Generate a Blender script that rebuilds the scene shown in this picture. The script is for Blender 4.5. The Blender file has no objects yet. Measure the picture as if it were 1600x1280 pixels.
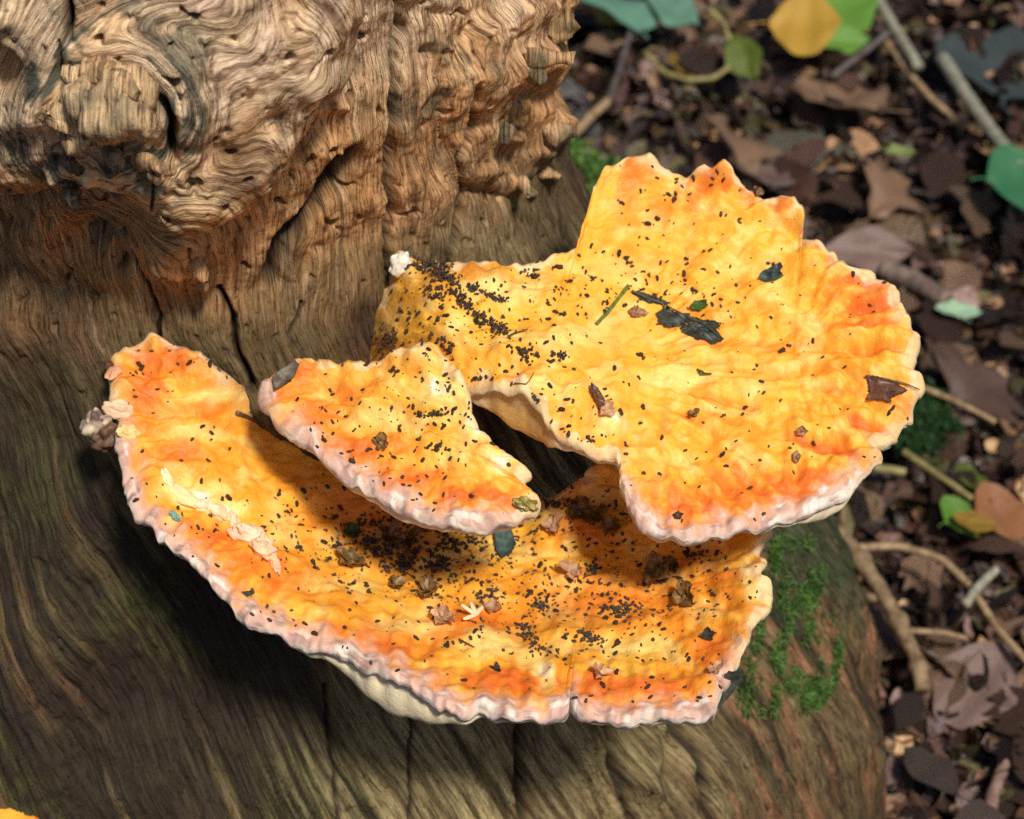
import bpy, math, random
import numpy as np
from math import radians, sin, cos, pi

# ------------------------------------------------------------------ camera, sky, sun, exposure
S = bpy.context.scene
C = S.collection
RNG = np.random.default_rng(7)
random.seed(7)

CAM = np.array([0.0, -0.689, 0.9985])
PITCH = radians(40)
FWD = np.array([0, cos(PITCH), -sin(PITCH)])
UP = np.array([0, sin(PITCH), cos(PITCH)])
KX = 0.45 / 1600.0                       # tangent of one photograph pixel (80 mm lens on 36 mm)

cd = bpy.data.cameras.new('camera')
cd.lens = 80; cd.sensor_width = 36; cd.clip_start = 0.02; cd.clip_end = 4000
cd.dof.use_dof = True; cd.dof.focus_distance = 0.845; cd.dof.aperture_fstop = 14.0; cd.dof.aperture_blades = 7
cam = bpy.data.objects.new('camera', cd); C.objects.link(cam)
cam.location = CAM; cam.rotation_euler = (radians(90) - PITCH, 0, 0)
S.camera = cam

SUN = np.array([0.24, -0.50, 0.83]); SUN /= np.linalg.norm(SUN)      # towards the sun
w = bpy.data.worlds.new('World'); S.world = w; w.use_nodes = True
nt = w.node_tree; bg = nt.nodes['Background']
sky = nt.nodes.new('ShaderNodeTexSky'); sky.sky_type = 'NISHITA'; sky.sun_disc = False
sky.sun_elevation = math.asin(SUN[2]); sky.sun_rotation = math.atan2(SUN[0], SUN[1])
sky.air_density = 1.0; sky.dust_density = 2.0; sky.ozone_density = 1.0
nt.links.new(sky.outputs[0], bg.inputs[0]); bg.inputs[1].default_value = 0.06
ld = bpy.data.lights.new('sun', 'SUN'); ld.energy = 3.6; ld.angle = radians(8); ld.color = (1.0, 0.94, 0.84)
sun = bpy.data.objects.new('sun', ld); C.objects.link(sun)
from mathutils import Vector
sun.rotation_euler = Vector(SUN).to_track_quat('Z', 'Y').to_euler()
sun.location = (1, -2, 3)
S.view_settings.view_transform = 'Standard'; S.view_settings.look = 'None'
S.view_settings.exposure = 0.12; S.view_settings.gamma = 1.0
S.render.engine = 'CYCLES'
S.cycles.use_denoising = False
S.cycles.max_bounces = 6; S.cycles.diffuse_bounces = 4; S.cycles.transmission_bounces = 3
S.cycles.caustics_reflective = False; S.cycles.caustics_refractive = False

# ------------------------------------------------------------------ numeric helpers
_perm = np.random.default_rng(3).permutation(256).astype(np.int32)
_perm = np.concatenate([_perm, _perm, _perm])
_ang = np.random.default_rng(5).uniform(0, 2 * pi, 256).astype(np.float32)
_gx, _gy = np.cos(_ang), np.sin(_ang)
_g3 = np.random.default_rng(6).normal(size=(256, 3)).astype(np.float32)
_g3 /= np.linalg.norm(_g3, axis=1)[:, None]

def n2(x, y, seed=0):
    x = np.asarray(x, np.float32) + seed * 17.31; y = np.asarray(y, np.float32) + seed * 7.77
    xi = np.floor(x).astype(np.int32); yi = np.floor(y).astype(np.int32)
    xf = x - xi; yf = y - yi
    u = xf * xf * xf * (xf * (xf * 6 - 15) + 10); v = yf * yf * yf * (yf * (yf * 6 - 15) + 10)
    xi &= 255; yi &= 255
    def g(i, j):
        h = _perm[_perm[(xi + i) & 255] + ((yi + j) & 255)]
        return _gx[h] * (xf - i) + _gy[h] * (yf - j)
    a = g(0, 0); b = g(1, 0); c = g(0, 1); d = g(1, 1)
    return 1.5 * ((a + u * (b - a)) * (1 - v) + (c + u * (d - c)) * v)

def n3(x, y, z, seed=0):
    x = np.asarray(x, np.float32) + seed * 13.7; y = np.asarray(y, np.float32) + seed * 5.1; z = np.asarray(z, np.float32) + seed * 3.3
    xi = np.floor(x).astype(np.int32); yi = np.floor(y).astype(np.int32); zi = np.floor(z).astype(np.int32)
    xf = x - xi; yf = y - yi; zf = z - zi
    f = lambda t: t * t * t * (t * (t * 6 - 15) + 10)
    u, v, s = f(xf), f(yf), f(zf)
    def g(i, j, k):
        h = _perm[_perm[_perm[(xi + i) & 255] + ((yi + j) & 255)] + ((zi + k) & 255)]
        q = _g3[h]
        return q[..., 0] * (xf - i) + q[..., 1] * (yf - j) + q[..., 2] * (zf - k)
    l = lambda a, b, t: a + t * (b - a)
    return 1.5 * l(l(l(g(0,0,0), g(1,0,0), u), l(g(0,1,0), g(1,1,0), u), v),
                   l(l(g(0,0,1), g(1,0,1), u), l(g(0,1,1), g(1,1,1), u), v), s)

def fbm2(x, y, seed=0, oct=4, gain=0.5):
    r = 0; a = 1.0; f = 1.0
    for i in range(oct):
        r = r + a * n2(x * f, y * f, seed + i); a *= gain; f *= 2.03
    return r

def fbm3(x, y, z, seed=0, oct=3, gain=0.5):
    r = 0; a = 1.0; f = 1.0
    for i in range(oct):
        r = r + a * n3(x * f, y * f, z * f, seed + i); a *= gain; f *= 2.03
    return r

def sst(a, b, x):
    t = np.clip((x - a) / (b - a), 0, 1)
    return t * t * (3 - 2 * t)

def ray(px, py):
    px = np.asarray(px, float); py = np.asarray(py, float)
    a = (px - 800) * KX; b = (640 - py) * KX
    return np.stack([a, FWD[1] + b * UP[1], FWD[2] + b * UP[2]], -1)

def at_z(px, py, z):
    d = ray(px, py); t = (np.asarray(z) - CAM[2]) / d[..., 2]
    return CAM + d * np.asarray(t)[..., None]

def proj(P):
    q = P - CAM; t = q @ FWD
    return 800 + (q[..., 0] / t) / KX, 640 - ((q @ UP) / t) / KX, t

def seg_dist(x, y, pts):
    best = None
    for (x0, y0), (x1, y1) in zip(pts[:-1], pts[1:]):
        dx, dy = x1 - x0, y1 - y0
        t = np.clip(((x - x0) * dx + (y - y0) * dy) / (dx * dx + dy * dy + 1e-12), 0, 1)
        d = np.hypot(x - x0 - t * dx, y - y0 - t * dy)
        best = d if best is None else np.minimum(best, d)
    return best

def inside(x, y, poly):
    r = np.zeros(np.shape(x), bool); n = len(poly)
    for i in range(n):
        x0, y0 = poly[i]; x1, y1 = poly[(i + 1) % n]
        if y0 == y1: continue
        c = (y0 > y) != (y1 > y)
        r ^= c & (x < (x1 - x0) * (y - y0) / (y1 - y0) + x0)
    return r

def mesh_from(name, V, F, smooth=True):
    """V (n,3); F (m,4) or (m,3) int, or a list of those"""
    me = bpy.data.meshes.new(name)
    Fs = F if isinstance(F, list) else [F]
    me.vertices.add(len(V)); me.vertices.foreach_set('co', np.asarray(V, np.float32).ravel())
    idx = np.concatenate([np.asarray(f, np.int32).ravel() for f in Fs])
    tot = np.concatenate([np.full(len(f), f.shape[1], np.int32) for f in Fs])
    st = np.concatenate([[0], np.cumsum(tot)[:-1]]).astype(np.int32)
    me.loops.add(len(idx)); me.loops.foreach_set('vertex_index', idx)
    me.polygons.add(len(tot)); me.polygons.foreach_set('loop_start', st)
    try: me.polygons.foreach_set('loop_total', tot)
    except Exception: pass
    me.update(calc_edges=True); me.validate()
    if smooth: me.polygons.foreach_set('use_smooth', np.ones(len(me.polygons), bool))
    return me

def set_col(me, name, col):
    a = me.attributes.new(name, 'FLOAT_COLOR', 'POINT')
    c = np.ones((len(col), 4), np.float32); c[:, :3] = col
    a.data.foreach_set('color', c.ravel())

def set_vec(me, name, v):
    a = me.attributes.new(name, 'FLOAT_VECTOR', 'POINT')
    a.data.foreach_set('vector', np.asarray(v, np.float32).ravel())

def grid_faces(nr, nc, wrap=False):
    i = np.arange(nr - 1)[:, None]; j = np.arange(nc if wrap else nc - 1)[None, :]
    j2 = (j + 1) % nc
    a = i * nc + j; b = i * nc + j2; c = (i + 1) * nc + j2; d = (i + 1) * nc + j
    return np.stack([a + 0 * b, b + 0 * a, c, d], -1).reshape(-1, 4)

def link(name, me, mat=None, parent=None):
    o = bpy.data.objects.new(name, me); C.objects.link(o)
    if mat is not None and me is not None and not me.materials: me.materials.append(mat)
    if parent is not None: o.parent = parent
    return o

def tag(o, label, cat=None, group=None, kind=None):
    o['label'] = label
    if cat: o['category'] = cat
    if group: o['group'] = group
    if kind: o['kind'] = kind
    return o

def empty(name, loc=(0, 0, 0)):
    o = bpy.data.objects.new(name, None); C.objects.link(o); o.empty_display_size = 0.02
    o.location = loc
    return o

def srgb(r, g, b):
    c = np.array([r, g, b], float) / 255
    return np.where(c <= 0.04045, c / 12.92, ((c + 0.055) / 1.055) ** 2.4)

# ------------------------------------------------------------------ materials
def new_mat(name):
    m = bpy.data.materials.new(name); m.use_nodes = True
    n = m.node_tree.nodes; l = m.node_tree.links
    return m, n, l, n['Principled BSDF']

def node(n, t, **kw):
    x = n.new(t)
    for k, v in kw.items(): setattr(x, k, v)
    return x

def mul_color(n, l, a, b, fac=1.0, mode='MULTIPLY'):
    m = node(n, 'ShaderNodeMix', data_type='RGBA', blend_type=mode)
    m.inputs[0].default_value = fac
    for s, i in ((a, 6), (b, 7)):
        if hasattr(s, 'is_output'): l.new(s, m.inputs[i])
        else: m.inputs[i].default_value = (*s, 1)
    return m.outputs[2]

def ramp(n, l, src, stops):
    r = n.new('ShaderNodeValToRGB'); l.new(src, r.inputs[0])
    e = r.color_ramp.elements
    while len(e) < len(stops): e.new(0.5)
    for q, (p, c) in zip(e, stops):
        q.position = p; q.color = (*c, 1) if len(c) == 3 else c
    return r.outputs[0]

def noise_tex(n, l, vec, scale, detail=4, rough=0.55, dist=0.0):
    t = n.new('ShaderNodeTexNoise'); t.inputs['Scale'].default_value = scale
    t.inputs['Detail'].default_value = detail; t.inputs['Roughness'].default_value = rough
    t.inputs['Distortion'].default_value = dist
    if vec is not None: l.new(vec, t.inputs['Vector'])
    return t.outputs[0]

def vmul(n, l, vec, k):
    m = node(n, 'ShaderNodeVectorMath', operation='MULTIPLY'); l.new(vec, m.inputs[0]); m.inputs[1].default_value = k
    return m.outputs[0]

def bump(n, l, h, strength, dist, prev=None):
    b = n.new('ShaderNodeBump'); b.inputs['Strength'].default_value = strength; b.inputs['Distance'].default_value = dist
    l.new(h, b.inputs['Height'])
    if prev is not None: l.new(prev, b.inputs['Normal'])
    return b.outputs[0]

def wood_mat():
    m, n, l, p = new_mat('weathered_wood')
    col = node(n, 'ShaderNodeAttribute', attribute_name='col').outputs['Color']
    gr = node(n, 'ShaderNodeAttribute', attribute_name='grain').outputs['Vector']
    g1 = noise_tex(n, l, vmul(n, l, gr, (1100, 85, 40)), 1.0, 5, 0.7, 0.25)
    g2 = noise_tex(n, l, vmul(n, l, gr, (330, 26, 20)), 1.0, 5, 0.65, 0.3)
    g3 = noise_tex(n, l, vmul(n, l, gr, (420, 330, 300)), 1.0, 3, 0.6)
    c1 = ramp(n, l, g1, [(0.36, (0.24, 0.19, 0.16)), (0.47, (0.88, 0.85, 0.82)), (0.62, (1.38, 1.41, 1.43))])
    c2 = ramp(n, l, g2, [(0.30, (0.60, 0.53, 0.46)), (0.5, (1, 1, 1)), (0.72, (1.16, 1.16, 1.17))])
    c3 = ramp(n, l, g3, [(0.30, (0.30, 0.25, 0.21)), (0.42, (1, 1, 1))])
    c = mul_color(n, l, mul_color(n, l, mul_color(n, l, col, c1), c2), c3, 0.8)
    l.new(c, p.inputs['Base Color'])
    p.inputs['Roughness'].default_value = 0.72
    p.inputs['Specular IOR Level'].default_value = 0.3
    b = bump(n, l, g2, 0.9, 0.0011)
    b = bump(n, l, g1, 1.0, 0.0012, b)
    b = bump(n, l, g3, 0.7, 0.0006, b)
    l.new(b, p.inputs['Normal'])
    return m

def fungus_mat():
    m, n, l, p = new_mat('fungus_flesh')
    col = node(n, 'ShaderNodeAttribute', attribute_name='col').outputs['Color']
    tc = n.new('ShaderNodeTexCoord').outputs['Object']
    a = noise_tex(n, l, tc, 160, 5, 0.6)
    b2 = noise_tex(n, l, tc, 900, 4, 0.6)
    c1 = ramp(n, l, a, [(0.3, (0.985, 0.96, 0.92)), (0.55, (1, 1, 1)), (0.75, (1.02, 1.03, 1.06))])
    c2 = ramp(n, l, b2, [(0.28, (0.86, 0.76, 0.62)), (0.42, (1, 1, 1))])
    c = mul_color(n, l, mul_color(n, l, col, c1), c2, 0.8)
    l.new(c, p.inputs['Base Color'])
    rg = ramp(n, l, a, [(0.3, (0.40,) * 3), (0.7, (0.60,) * 3)])
    l.new(rg, p.inputs['Roughness'])
    p.inputs['Specular IOR Level'].default_value = 0.32
    p.inputs['Subsurface Weight'].default_value = 0.16
    p.inputs['Subsurface Radius'].default_value = (1.0, 0.45, 0.15)
    p.inputs['Subsurface Scale'].default_value = 0.004
    b = bump(n, l, a, 0.5, 0.0014)
    b = bump(n, l, b2, 0.6, 0.0004, b)
    l.new(b, p.inputs['Normal'])
    return m

def simple_mat(name, c0, c1, scale=200, rough=0.6, spec=0.4, bumpd=0.0005, bs=0.6, detail=4, trans=0.0, spread=(0.35, 0.65), vr=(0.75, 1.25)):
    m, n, l, p = new_mat(name)
    tc = n.new('ShaderNodeTexCoord').outputs['Object']
    oi = n.new('ShaderNodeObjectInfo')
    ad = node(n, 'ShaderNodeVectorMath', operation='ADD'); l.new(tc, ad.inputs[0])
    sc = node(n, 'ShaderNodeMath', operation='MULTIPLY'); l.new(oi.outputs['Random'], sc.inputs[0]); sc.inputs[1].default_value = 9.0
    l.new(sc.outputs[0], ad.inputs[1])
    a = noise_tex(n, l, ad.outputs[0], scale, detail, 0.6, 0.3)
    c = ramp(n, l, a, [(spread[0], c0), (spread[1], c1)])
    hsv = n.new('ShaderNodeHueSaturation'); l.new(c, hsv.inputs['Color'])
    mr = n.new('ShaderNodeMapRange'); l.new(oi.outputs['Random'], mr.inputs[0]); mr.inputs[3].default_value = vr[0]; mr.inputs[4].default_value = vr[1]
    l.new(mr.outputs[0], hsv.inputs['Value'])
    l.new(hsv.outputs[0], p.inputs['Base Color'])
    p.inputs['Roughness'].default_value = rough; p.inputs['Specular IOR Level'].default_value = spec
    if bs: l.new(bump(n, l, a, bs, bumpd), p.inputs['Normal'])
    if trans:
        p.inputs['Subsurface Weight'].default_value = 0.0
        tr = n.new('ShaderNodeBsdfTranslucent'); l.new(hsv.outputs[0], tr.inputs[0])
        mx = n.new('ShaderNodeMixShader'); mx.inputs[0].default_value = trans
        l.new(p.outputs[0], mx.inputs[1]); l.new(tr.outputs[0], mx.inputs[2])
        l.new(mx.outputs[0], n['Material Output'].inputs[0])
    return m

WOOD = wood_mat(); FUNGUS = fungus_mat()
PELLET = simple_mat('frass', (0.018, 0.012, 0.009), (0.06, 0.04, 0.028), 900, 0.6, 0.35, 0.0003)
CRUMB = simple_mat('frass_crumb', (0.02, 0.014, 0.011), (0.10, 0.07, 0.05), 700, 0.7, 0.3, 0.0004)
HUSK = simple_mat('husk', (0.09, 0.045, 0.015), (0.36, 0.20, 0.06), 350, 0.45, 0.5, 0.0003, trans=0.25)
PALEHUSK = simple_mat('pale_husk', (0.42, 0.20, 0.09), (0.75, 0.50, 0.30), 350, 0.5, 0.4, 0.0003, trans=0.3)
LEAFGREY = simple_mat('grey_green_leaf', (0.03, 0.055, 0.05), (0.09, 0.14, 0.12), 260, 0.45, 0.5, 0.0003)
LEAFDARK = simple_mat('dark_leaf', (0.022, 0.028, 0.020), (0.07, 0.08, 0.06), 260, 0.5, 0.5, 0.0003)
LEAFGREEN = simple_mat('green_leaf_piece', (0.035, 0.085, 0.015), (0.09, 0.17, 0.03), 260, 0.5, 0.5, 0.0003)
LEAFMAROON = simple_mat('maroon_leaf', (0.085, 0.035, 0.022), (0.17, 0.08, 0.05), 300, 0.45, 0.5, 0.0003)
STEMBROWN = simple_mat('brown_stem', (0.06, 0.032, 0.018), (0.16, 0.09, 0.045), 400, 0.6, 0.4, 0.0003)
STEMGREEN = simple_mat('green_stem', (0.05, 0.11, 0.02), (0.16, 0.22, 0.05), 300, 0.5, 0.5, 0.0003)
TEAL = simple_mat('teal_crumb', (0.12, 0.30, 0.24), (0.30, 0.55, 0.45), 600, 0.6, 0.4, 0.0003)
SOIL = None

# ------------------------------------------------------------------ ground
def ground_mat():
    m, n, l, p = new_mat('forest_soil')
    tc = n.new('ShaderNodeTexCoord').outputs['Object']
    a = noise_tex(n, l, tc, 60, 7, 0.65); b = noise_tex(n, l, tc, 9, 4, 0.6)
    c = mul_color(n, l, ramp(n, l, a, [(0.3, (0.010, 0.006, 0.005)), (0.55, (0.035, 0.022, 0.017)), (0.75, (0.075, 0.05, 0.036))]),
                  ramp(n, l, b, [(0.35, (0.6, 0.6, 0.6)), (0.65, (1.1, 1.05, 1.0))]))
    l.new(c, p.inputs['Base Color']); p.inputs['Roughness'].default_value = 0.6
    l.new(bump(n, l, a, 1.0, 0.012), p.inputs['Normal'])
    return m
SOIL = ground_mat()

def ground_z(x, y):
    return 0.012 * fbm2(x * 7, y * 7, 21, 3) + 0.004 * n2(x * 40, y * 40, 25)

def build_ground():
    # dense patch in the middle that runs out into one sheet to the horizon
    t = np.linspace(-1, 1, 241)
    ax = np.sign(t) * (np.abs(t) * 1.2 + np.abs(t) ** 14 * 1500)
    X, Y = np.meshgrid(ax + 0.2, ax + 0.6)
    fade = np.exp(-((X ** 2 + Y ** 2) / 40))
    Z = ground_z(X, Y) * fade + 0.05 * (1 - fade) * n2(X * 0.5, Y * 0.5, 3)
    V = np.stack([X, Y, Z], -1).reshape(-1, 3)
    o = link('ground', mesh_from('ground', V, grid_faces(241, 241)), SOIL)
    tag(o, 'dark damp forest soil under the leaf litter', kind='structure')
build_ground()

# ------------------------------------------------------------------ trunk
AX, AY = -0.145, 0.185

def r_low(th, z):
    """radius of the bole without the burls; th = 0 faces the camera side, +90 deg faces +x"""
    front = np.interp(z, [0, .1, .2, .3, .38, .45, .52, .62, 1.6], [.330, .290, .248, .202, .168, .150, .155, .160, .165])
    right = np.interp(z, [0, .05, .13, .20, .25, .30, .38, .42, .46, .50, .54, .62, 1.6],
                      [.352, .350, .340, .311, .280, .245, .190, .168, .154, .158, .165, .163, .165])
    back = np.interp(z, [0, .1, .2, .26, .34, .45, 1.6], [.36, .335, .285, .235, .17, .15, .16])
    dg = np.degrees(th)
    w1 = np.exp(-((dg - 80) / np.where(dg < 80, 42, 23)) ** 2); w2 = np.exp(-((dg - 143) / 24) ** 2)
    return front + w1 * (right - front) + w2 * np.maximum(back - front, 0) * (1 - w1)

def pix_cyl(px, py, R):
    d = ray(px, py)
    ox, oy = CAM[0] - AX, CAM[1] - AY
    A = d[..., 0] ** 2 + d[..., 1] ** 2; B = ox * d[..., 0] + oy * d[..., 1]; Cc = ox * ox + oy * oy - R * R
    disc = np.maximum(B * B - A * Cc, 0)
    t = (-B - np.sqrt(disc)) / A
    P = CAM + d * t[..., None]
    return np.arctan2(P[..., 0] - AX, -(P[..., 1] - AY)), P[..., 2]

KN = []      # knobs: (theta, z, radius m, height m, sharpness)
def build_trunk():
    th = np.concatenate([np.linspace(radians(-28), radians(112), 670), np.linspace(radians(112), radians(332), 72)[1:-1]])
    z = np.concatenate([np.linspace(-0.03, .13, 24)[:-1], np.linspace(.13, .665, 770), np.linspace(.665, 1.6, 26)[1:]])
    nc, nr = len(th), len(z)
    T, Z = np.meshgrid(th, z)
    R = r_low(T, Z)
    RS = 0.17
    s = T * RS
    s = np.where(T > pi * 1.2, (T - 2 * pi) * RS, s)
    # flutes that deepen towards the ground
    low = sst(.46, .1, Z)
    R = R + low * 0.016 * n2(s * 16 + Z * 3, Z * 2.2, 4) + low * 0.006 * n2(s * 45 + Z * 12, Z * 6, 5)
    # big burl
    bp = np.array([(-700, -700), (660, -700), (640, -100), (622, 60), (612, 150), (575, 225), (520, 285), (470, 345), (425, 395),
                   (350, 425), (290, 425), (225, 392), (160, 345), (100, 350), (40, 372), (-80, 372), (-700, 400)], float)
    bt, bz = pix_cyl(np.clip(bp[:, 0], -250, 900), bp[:, 1], 0.198)
    bz[:2] = 1.1
    poly = list(zip(bt * RS, bz))
    d = seg_dist(s, Z, poly + poly[:1]); ins = inside(s, Z, poly)
    d = np.where(ins, d, 0)
    k = np.clip(d / 0.062, 0, 1)
    R = R + 0.047 * np.sqrt(np.maximum(1 - (1 - k) ** 2, 0)) * sst(1.05, .68, Z)
    # soft rim so that the burl's foot turns instead of breaking
    # knobby swelling on the right shoulder
    rb = [(655, -300), (930, -300), (940, 120), (930, 230), (900, 280), (820, 315), (745, 300), (712, 200), (690, 60)]
    rt, rz = pix_cyl(np.array([min(a, 868) for a, b in rb], float), np.array([b for a, b in rb], float), 0.168)
    rt = np.where(np.array([a for a, b in rb]) > 880, radians(118), rt)
    poly2 = list(zip(rt * RS, rz))
    d2 = np.where(inside(s, Z, poly2), seg_dist(s, Z, poly2 + poly2[:1]), 0)
    k2 = np.clip(d2 / 0.03, 0, 1)
    R = R + 0.010 * np.sqrt(np.maximum(1 - (1 - k2) ** 2, 0))
    # lumps at two sizes
    X3, Y3 = np.sin(T) * R, -np.cos(T) * R
    up = sst(.40, .5, Z)
    R = R + (0.0035 + 0.0035 * up) * fbm3(X3 * 28, Y3 * 28, Z * 22, 8, 3)
    right = sst(radians(35), radians(60), T) * sst(radians(150), radians(110), T) * sst(.47, .50, Z)
    lump = fbm3(X3 * 70, Y3 * 70, Z * 70, 14, 2)
    R = R + right * 0.0045 * np.maximum(lump, -0.2)
    # project what there is so far, place features where the photograph has them
    def pos(R):
        return np.stack([AX + np.sin(T) * R, AY - np.cos(T) * R, Z], -1)
    PX, PY, _ = proj(pos(R))
    vis = (T < radians(112))
    psi = np.zeros_like(s)
    def knob(px, py, rad, h, sharp=2.0, sy=1.0, ring=0.0):
        nonlocal R, psi
        dx = (PX - px); dy = (PY - py) / sy
        r = np.hypot(dx, dy) / rad
        m = np.exp(-np.minimum(r, 4) ** sharp) * vis
        R = R + h * 0.001 * m
        if ring:
            R = R + ring * 0.001 * np.exp(-((r - 1.7) / 0.45) ** 2) * vis
        if 8 < rad < 100 and py < 460:
            cc = (rad * 1.15) ** 2
            psi = psi - (dx * 0.00025) * 0.62 * cc / (dx * dx + dy * dy + cc) * np.exp(-np.minimum(r / 4.5, 3) ** 2) * vis
    # broken branch collar, its ring, neighbours
    knob(190, 175, 70, 8, 2.2, 1.0, 4)
    for a in [(90, 262, 15, 6), (113, 243, 13, 6), (118, 300, 15, 7), (98, 290, 9, 4), (132, 318, 12, 6), (152, 302, 10, 4),
              (176, 250, 17, 7), (246, 256, 15, 6), (140, 268, 10, 4), (208, 262, 12, 4), (300, 235, 18, 3), (60, 235, 20, 3)]: knob(*a)
    knob(270, 362, 62, 15, 2.0); knob(318, 425, 15, 11); knob(250, 398, 15, 6); knob(280, 405, 14, 5)
    knob(515, 158, 13, -13); knob(500, 140, 30, 5); knob(535, 165, 12, 4); knob(520, 205, 26, -8, 2, 1.3); knob(498, 235, 20, 4); knob(545, 232, 22, 4)
    knob(-6, 108, 34, -22, 4); knob(-6, 108, 46, 6, 3.0, 1.0, 5)
    knob(140, 372, 34, -14, 2.5, 0.8); knob(10, 350, 20, -6); knob(190, 400, 26, -8, 2, 0.7)
    knob(478, 420, 13, -6, 2, 2.2); knob(478, 420, 24, 4, 2, 1.8)
    knob(330, 60, 90, 4); knob(440, 90, 60, 3); knob(60, 180, 60, 4); knob(400, 250, 70, 5); knob(480, 60, 36, 3)
    knob(845, 95, 30, 10); knob(842, 150, 24, -6, 2, .6); knob(790, 212, 20, 7, 2, .6); knob(800, 204, 9, -9, 2, .6)
    for a in [(838, 238, 16, 7), (798, 285, 14, 6), (770, 270, 18, 5), (822, 300, 9, 6), (862, 200, 28, 9), (850, 272, 14, 7),
              (775, 275, 7, -6), (735, 60, 26, -5), (760, 35, 22, 5), (815, 40, 26, 4), (655, 20, 16, -5), (690, 25, 10, -6), (668, 82, 9, -7),
              (700, 130, 30, 3), (760, 120, 40, 4), (590, 320, 30, 3), (640, 300, 30, 3), (680, 300, 30, 2.5)]: knob(*a)
    # little pits and warts
    rr = np.random.default_rng(11)
    for i in range(46):
        a, b = rr.uniform(20, 870), rr.uniform(0, 400)
        knob(a, b, rr.uniform(4, 9), rr.choice([-3.0, -2.0, 2.0, 3.0]))
    # hollows and ribs of the shaded lower bole
    knob(300, 1080, 150, -14, 2, 1.6); knob(60, 1050, 70, 10, 2, 3.0); knob(520, 1150, 90, 8, 2, 2.5); knob(60, 700, 60, -5, 2, 2.5)
    knob(830, 1230, 40, -9, 2, 2.2); knob(900, 1200, 26, 6, 2, 3); knob(965, 1190, 20, -7, 2, 3); knob(1010, 1180, 20, 6, 2, 3)
    knob(1060, 1170, 22, -8, 2, 3); knob(1150, 1230, 60, 6, 2, 1.4)
    # grain: lines of constant psi run up the bole and part round the knobs
    along = Z
    flow = fbm2(s * 7, Z * 6, 31, 2) * (0.012 - 0.006 * sst(.44, .36, Z)) + n2(s * 30, Z * 20, 35) * 0.0016 + n2(s * 80, Z * 60, 36) * 0.0006
    shear = np.where(Z < .43, -(0.43 - Z) * np.clip(0.55 - 2.6 * s, 0.02, 1), 0)
    whorl = 0.0050 * n3(X3 * 22, Y3 * 22, Z * 22, 40) * sst(.47, .55, Z)
    g = s + psi + flow + shear + whorl
    rc = np.hypot(PX - 195, (PY - 165) * 1.05) + 10 * n2(PX / 60, PY / 60, 37)
    wc = np.exp(-np.minimum(rc / 165, 3) ** 5) * vis
    g = g * (1 - wc) + (0.00030 * rc + 0.4 * flow) * wc
    gl = g * 1000
    f1 = n2(gl * 0.16, along * 26, 50); f2 = n2(gl * 0.42, along * 50, 51); f3 = n2(gl * 0.95, along * 80, 52)
    amp = 0.45 + 0.55 * sst(-.3, .5, n2(s * 18, Z * 12, 55)) + 1.6 * np.exp(-((PX - 960) / 170) ** 2) * sst(.33, .27, Z) + 0.9 * sst(.42, .34, Z)
    rough = fbm3(X3 * 260, Y3 * 260, Z * 150, 56, 3)
    R = R + amp * (0.0012 * f1 + 0.0010 * (0.5 - np.abs(f2)) + 0.0004 * f3) + 0.00080 * rough * (0.5 + 0.5 * up)
    pit = n3(X3 * 190, Y3 * 190, Z * 130, 57)
    R = R - 0.0042 * sst(.42, .66, pit) * (0.25 + up)
    wig = 5.0 * n2(PY * 0.02, PX * 0.004, 60) + 2.6 * n2(PY * 0.05, PX * 0.008, 61)
    CR = np.zeros_like(R)
    def crack(pts, width, depth):
        nonlocal R, CR
        dd = seg_dist(PX + wig, PY, pts)
        m = np.exp(-(dd / width) ** 2) * vis
        R = R - depth * 0.001 * m
        CR = np.maximum(CR, m)
    crack([(632, -40), (622, 60), (618, 150), (616, 235), (606, 300), (604, 350), (612, 395), (618, 440)], 6.0, 20)
    crack([(745, 130), (738, 190), (724, 240), (720, 300), (712, 380), (705, 420)], 4.4, 13)
    crack([(560, 240), (510, 290), (480, 345), (440, 385), (425, 430)], 12, 12)
    crack([(160, 100), (195, 108), (230, 126), (254, 152), (266, 188), (268, 236)], 6.5, 16)
    crack([(104, -10), (108, 30), (106, 55)], 5, 12); crack([(92, 60), (97, 100)], 2.2, 3)
    crack([(205, 385), (236, 450), (247, 500), (250, 540)], 3.2, 5)
    crack([(345, 450), (362, 500), (378, 560), (402, 612)], 3.8, 10)
    crack([(243, 270), (240, 310)], 2.0, 4); crack([(125, 180), (150, 140)], 2, 3)
    crack([(470, 470), (452, 520)], 2.4, 3); crack([(820, 1110), (828, 1190), (830, 1290)], 8, 10); crack([(955, 1110), (965, 1180), (990, 1290)], 7, 6)
    crack([(1050, 1120), (1085, 1180), (1110, 1280)], 6, 6); crack([(505, 1060), (515, 1200), (530, 1290)], 3, 4); crack([(640, 1120), (640, 1290)], 3, 3)
    P = pos(R)
    PX2, PY2, D2 = proj(P)
    # ---- colours of the wood, some light and shade painted in
    tan = srgb(230, 202, 168); pink = srgb(210, 178, 152); honey = srgb(218, 174, 120); dark = srgb(98, 70, 46)
    pale = srgb(222, 194, 152); olive = srgb(96, 84, 56); wet_shade = srgb(36, 28, 20); algae = srgb(66, 80, 70); moss = srgb(84, 104, 44)
    def mix(c, b, m): return c + (b - c) * np.clip(m, 0, 1)[..., None]
    col = np.ones(P.shape) * tan
    lowf = fbm3(X3 * 22, Y3 * 22, Z * 18, 70, 3)
    col = mix(col, pink, sst(-.1, .5, lowf))
    col = mix(col, honey, sst(-.05, .5, fbm3(X3 * 30, Y3 * 30, Z * 20, 75, 2)) * 0.5)
    col = mix(col, srgb(186, 132, 72), sst(.575, .50, Z + .01 * lowf) * .75)  # honey tone of the wood, plus a painted warm glow low on the burl
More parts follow.
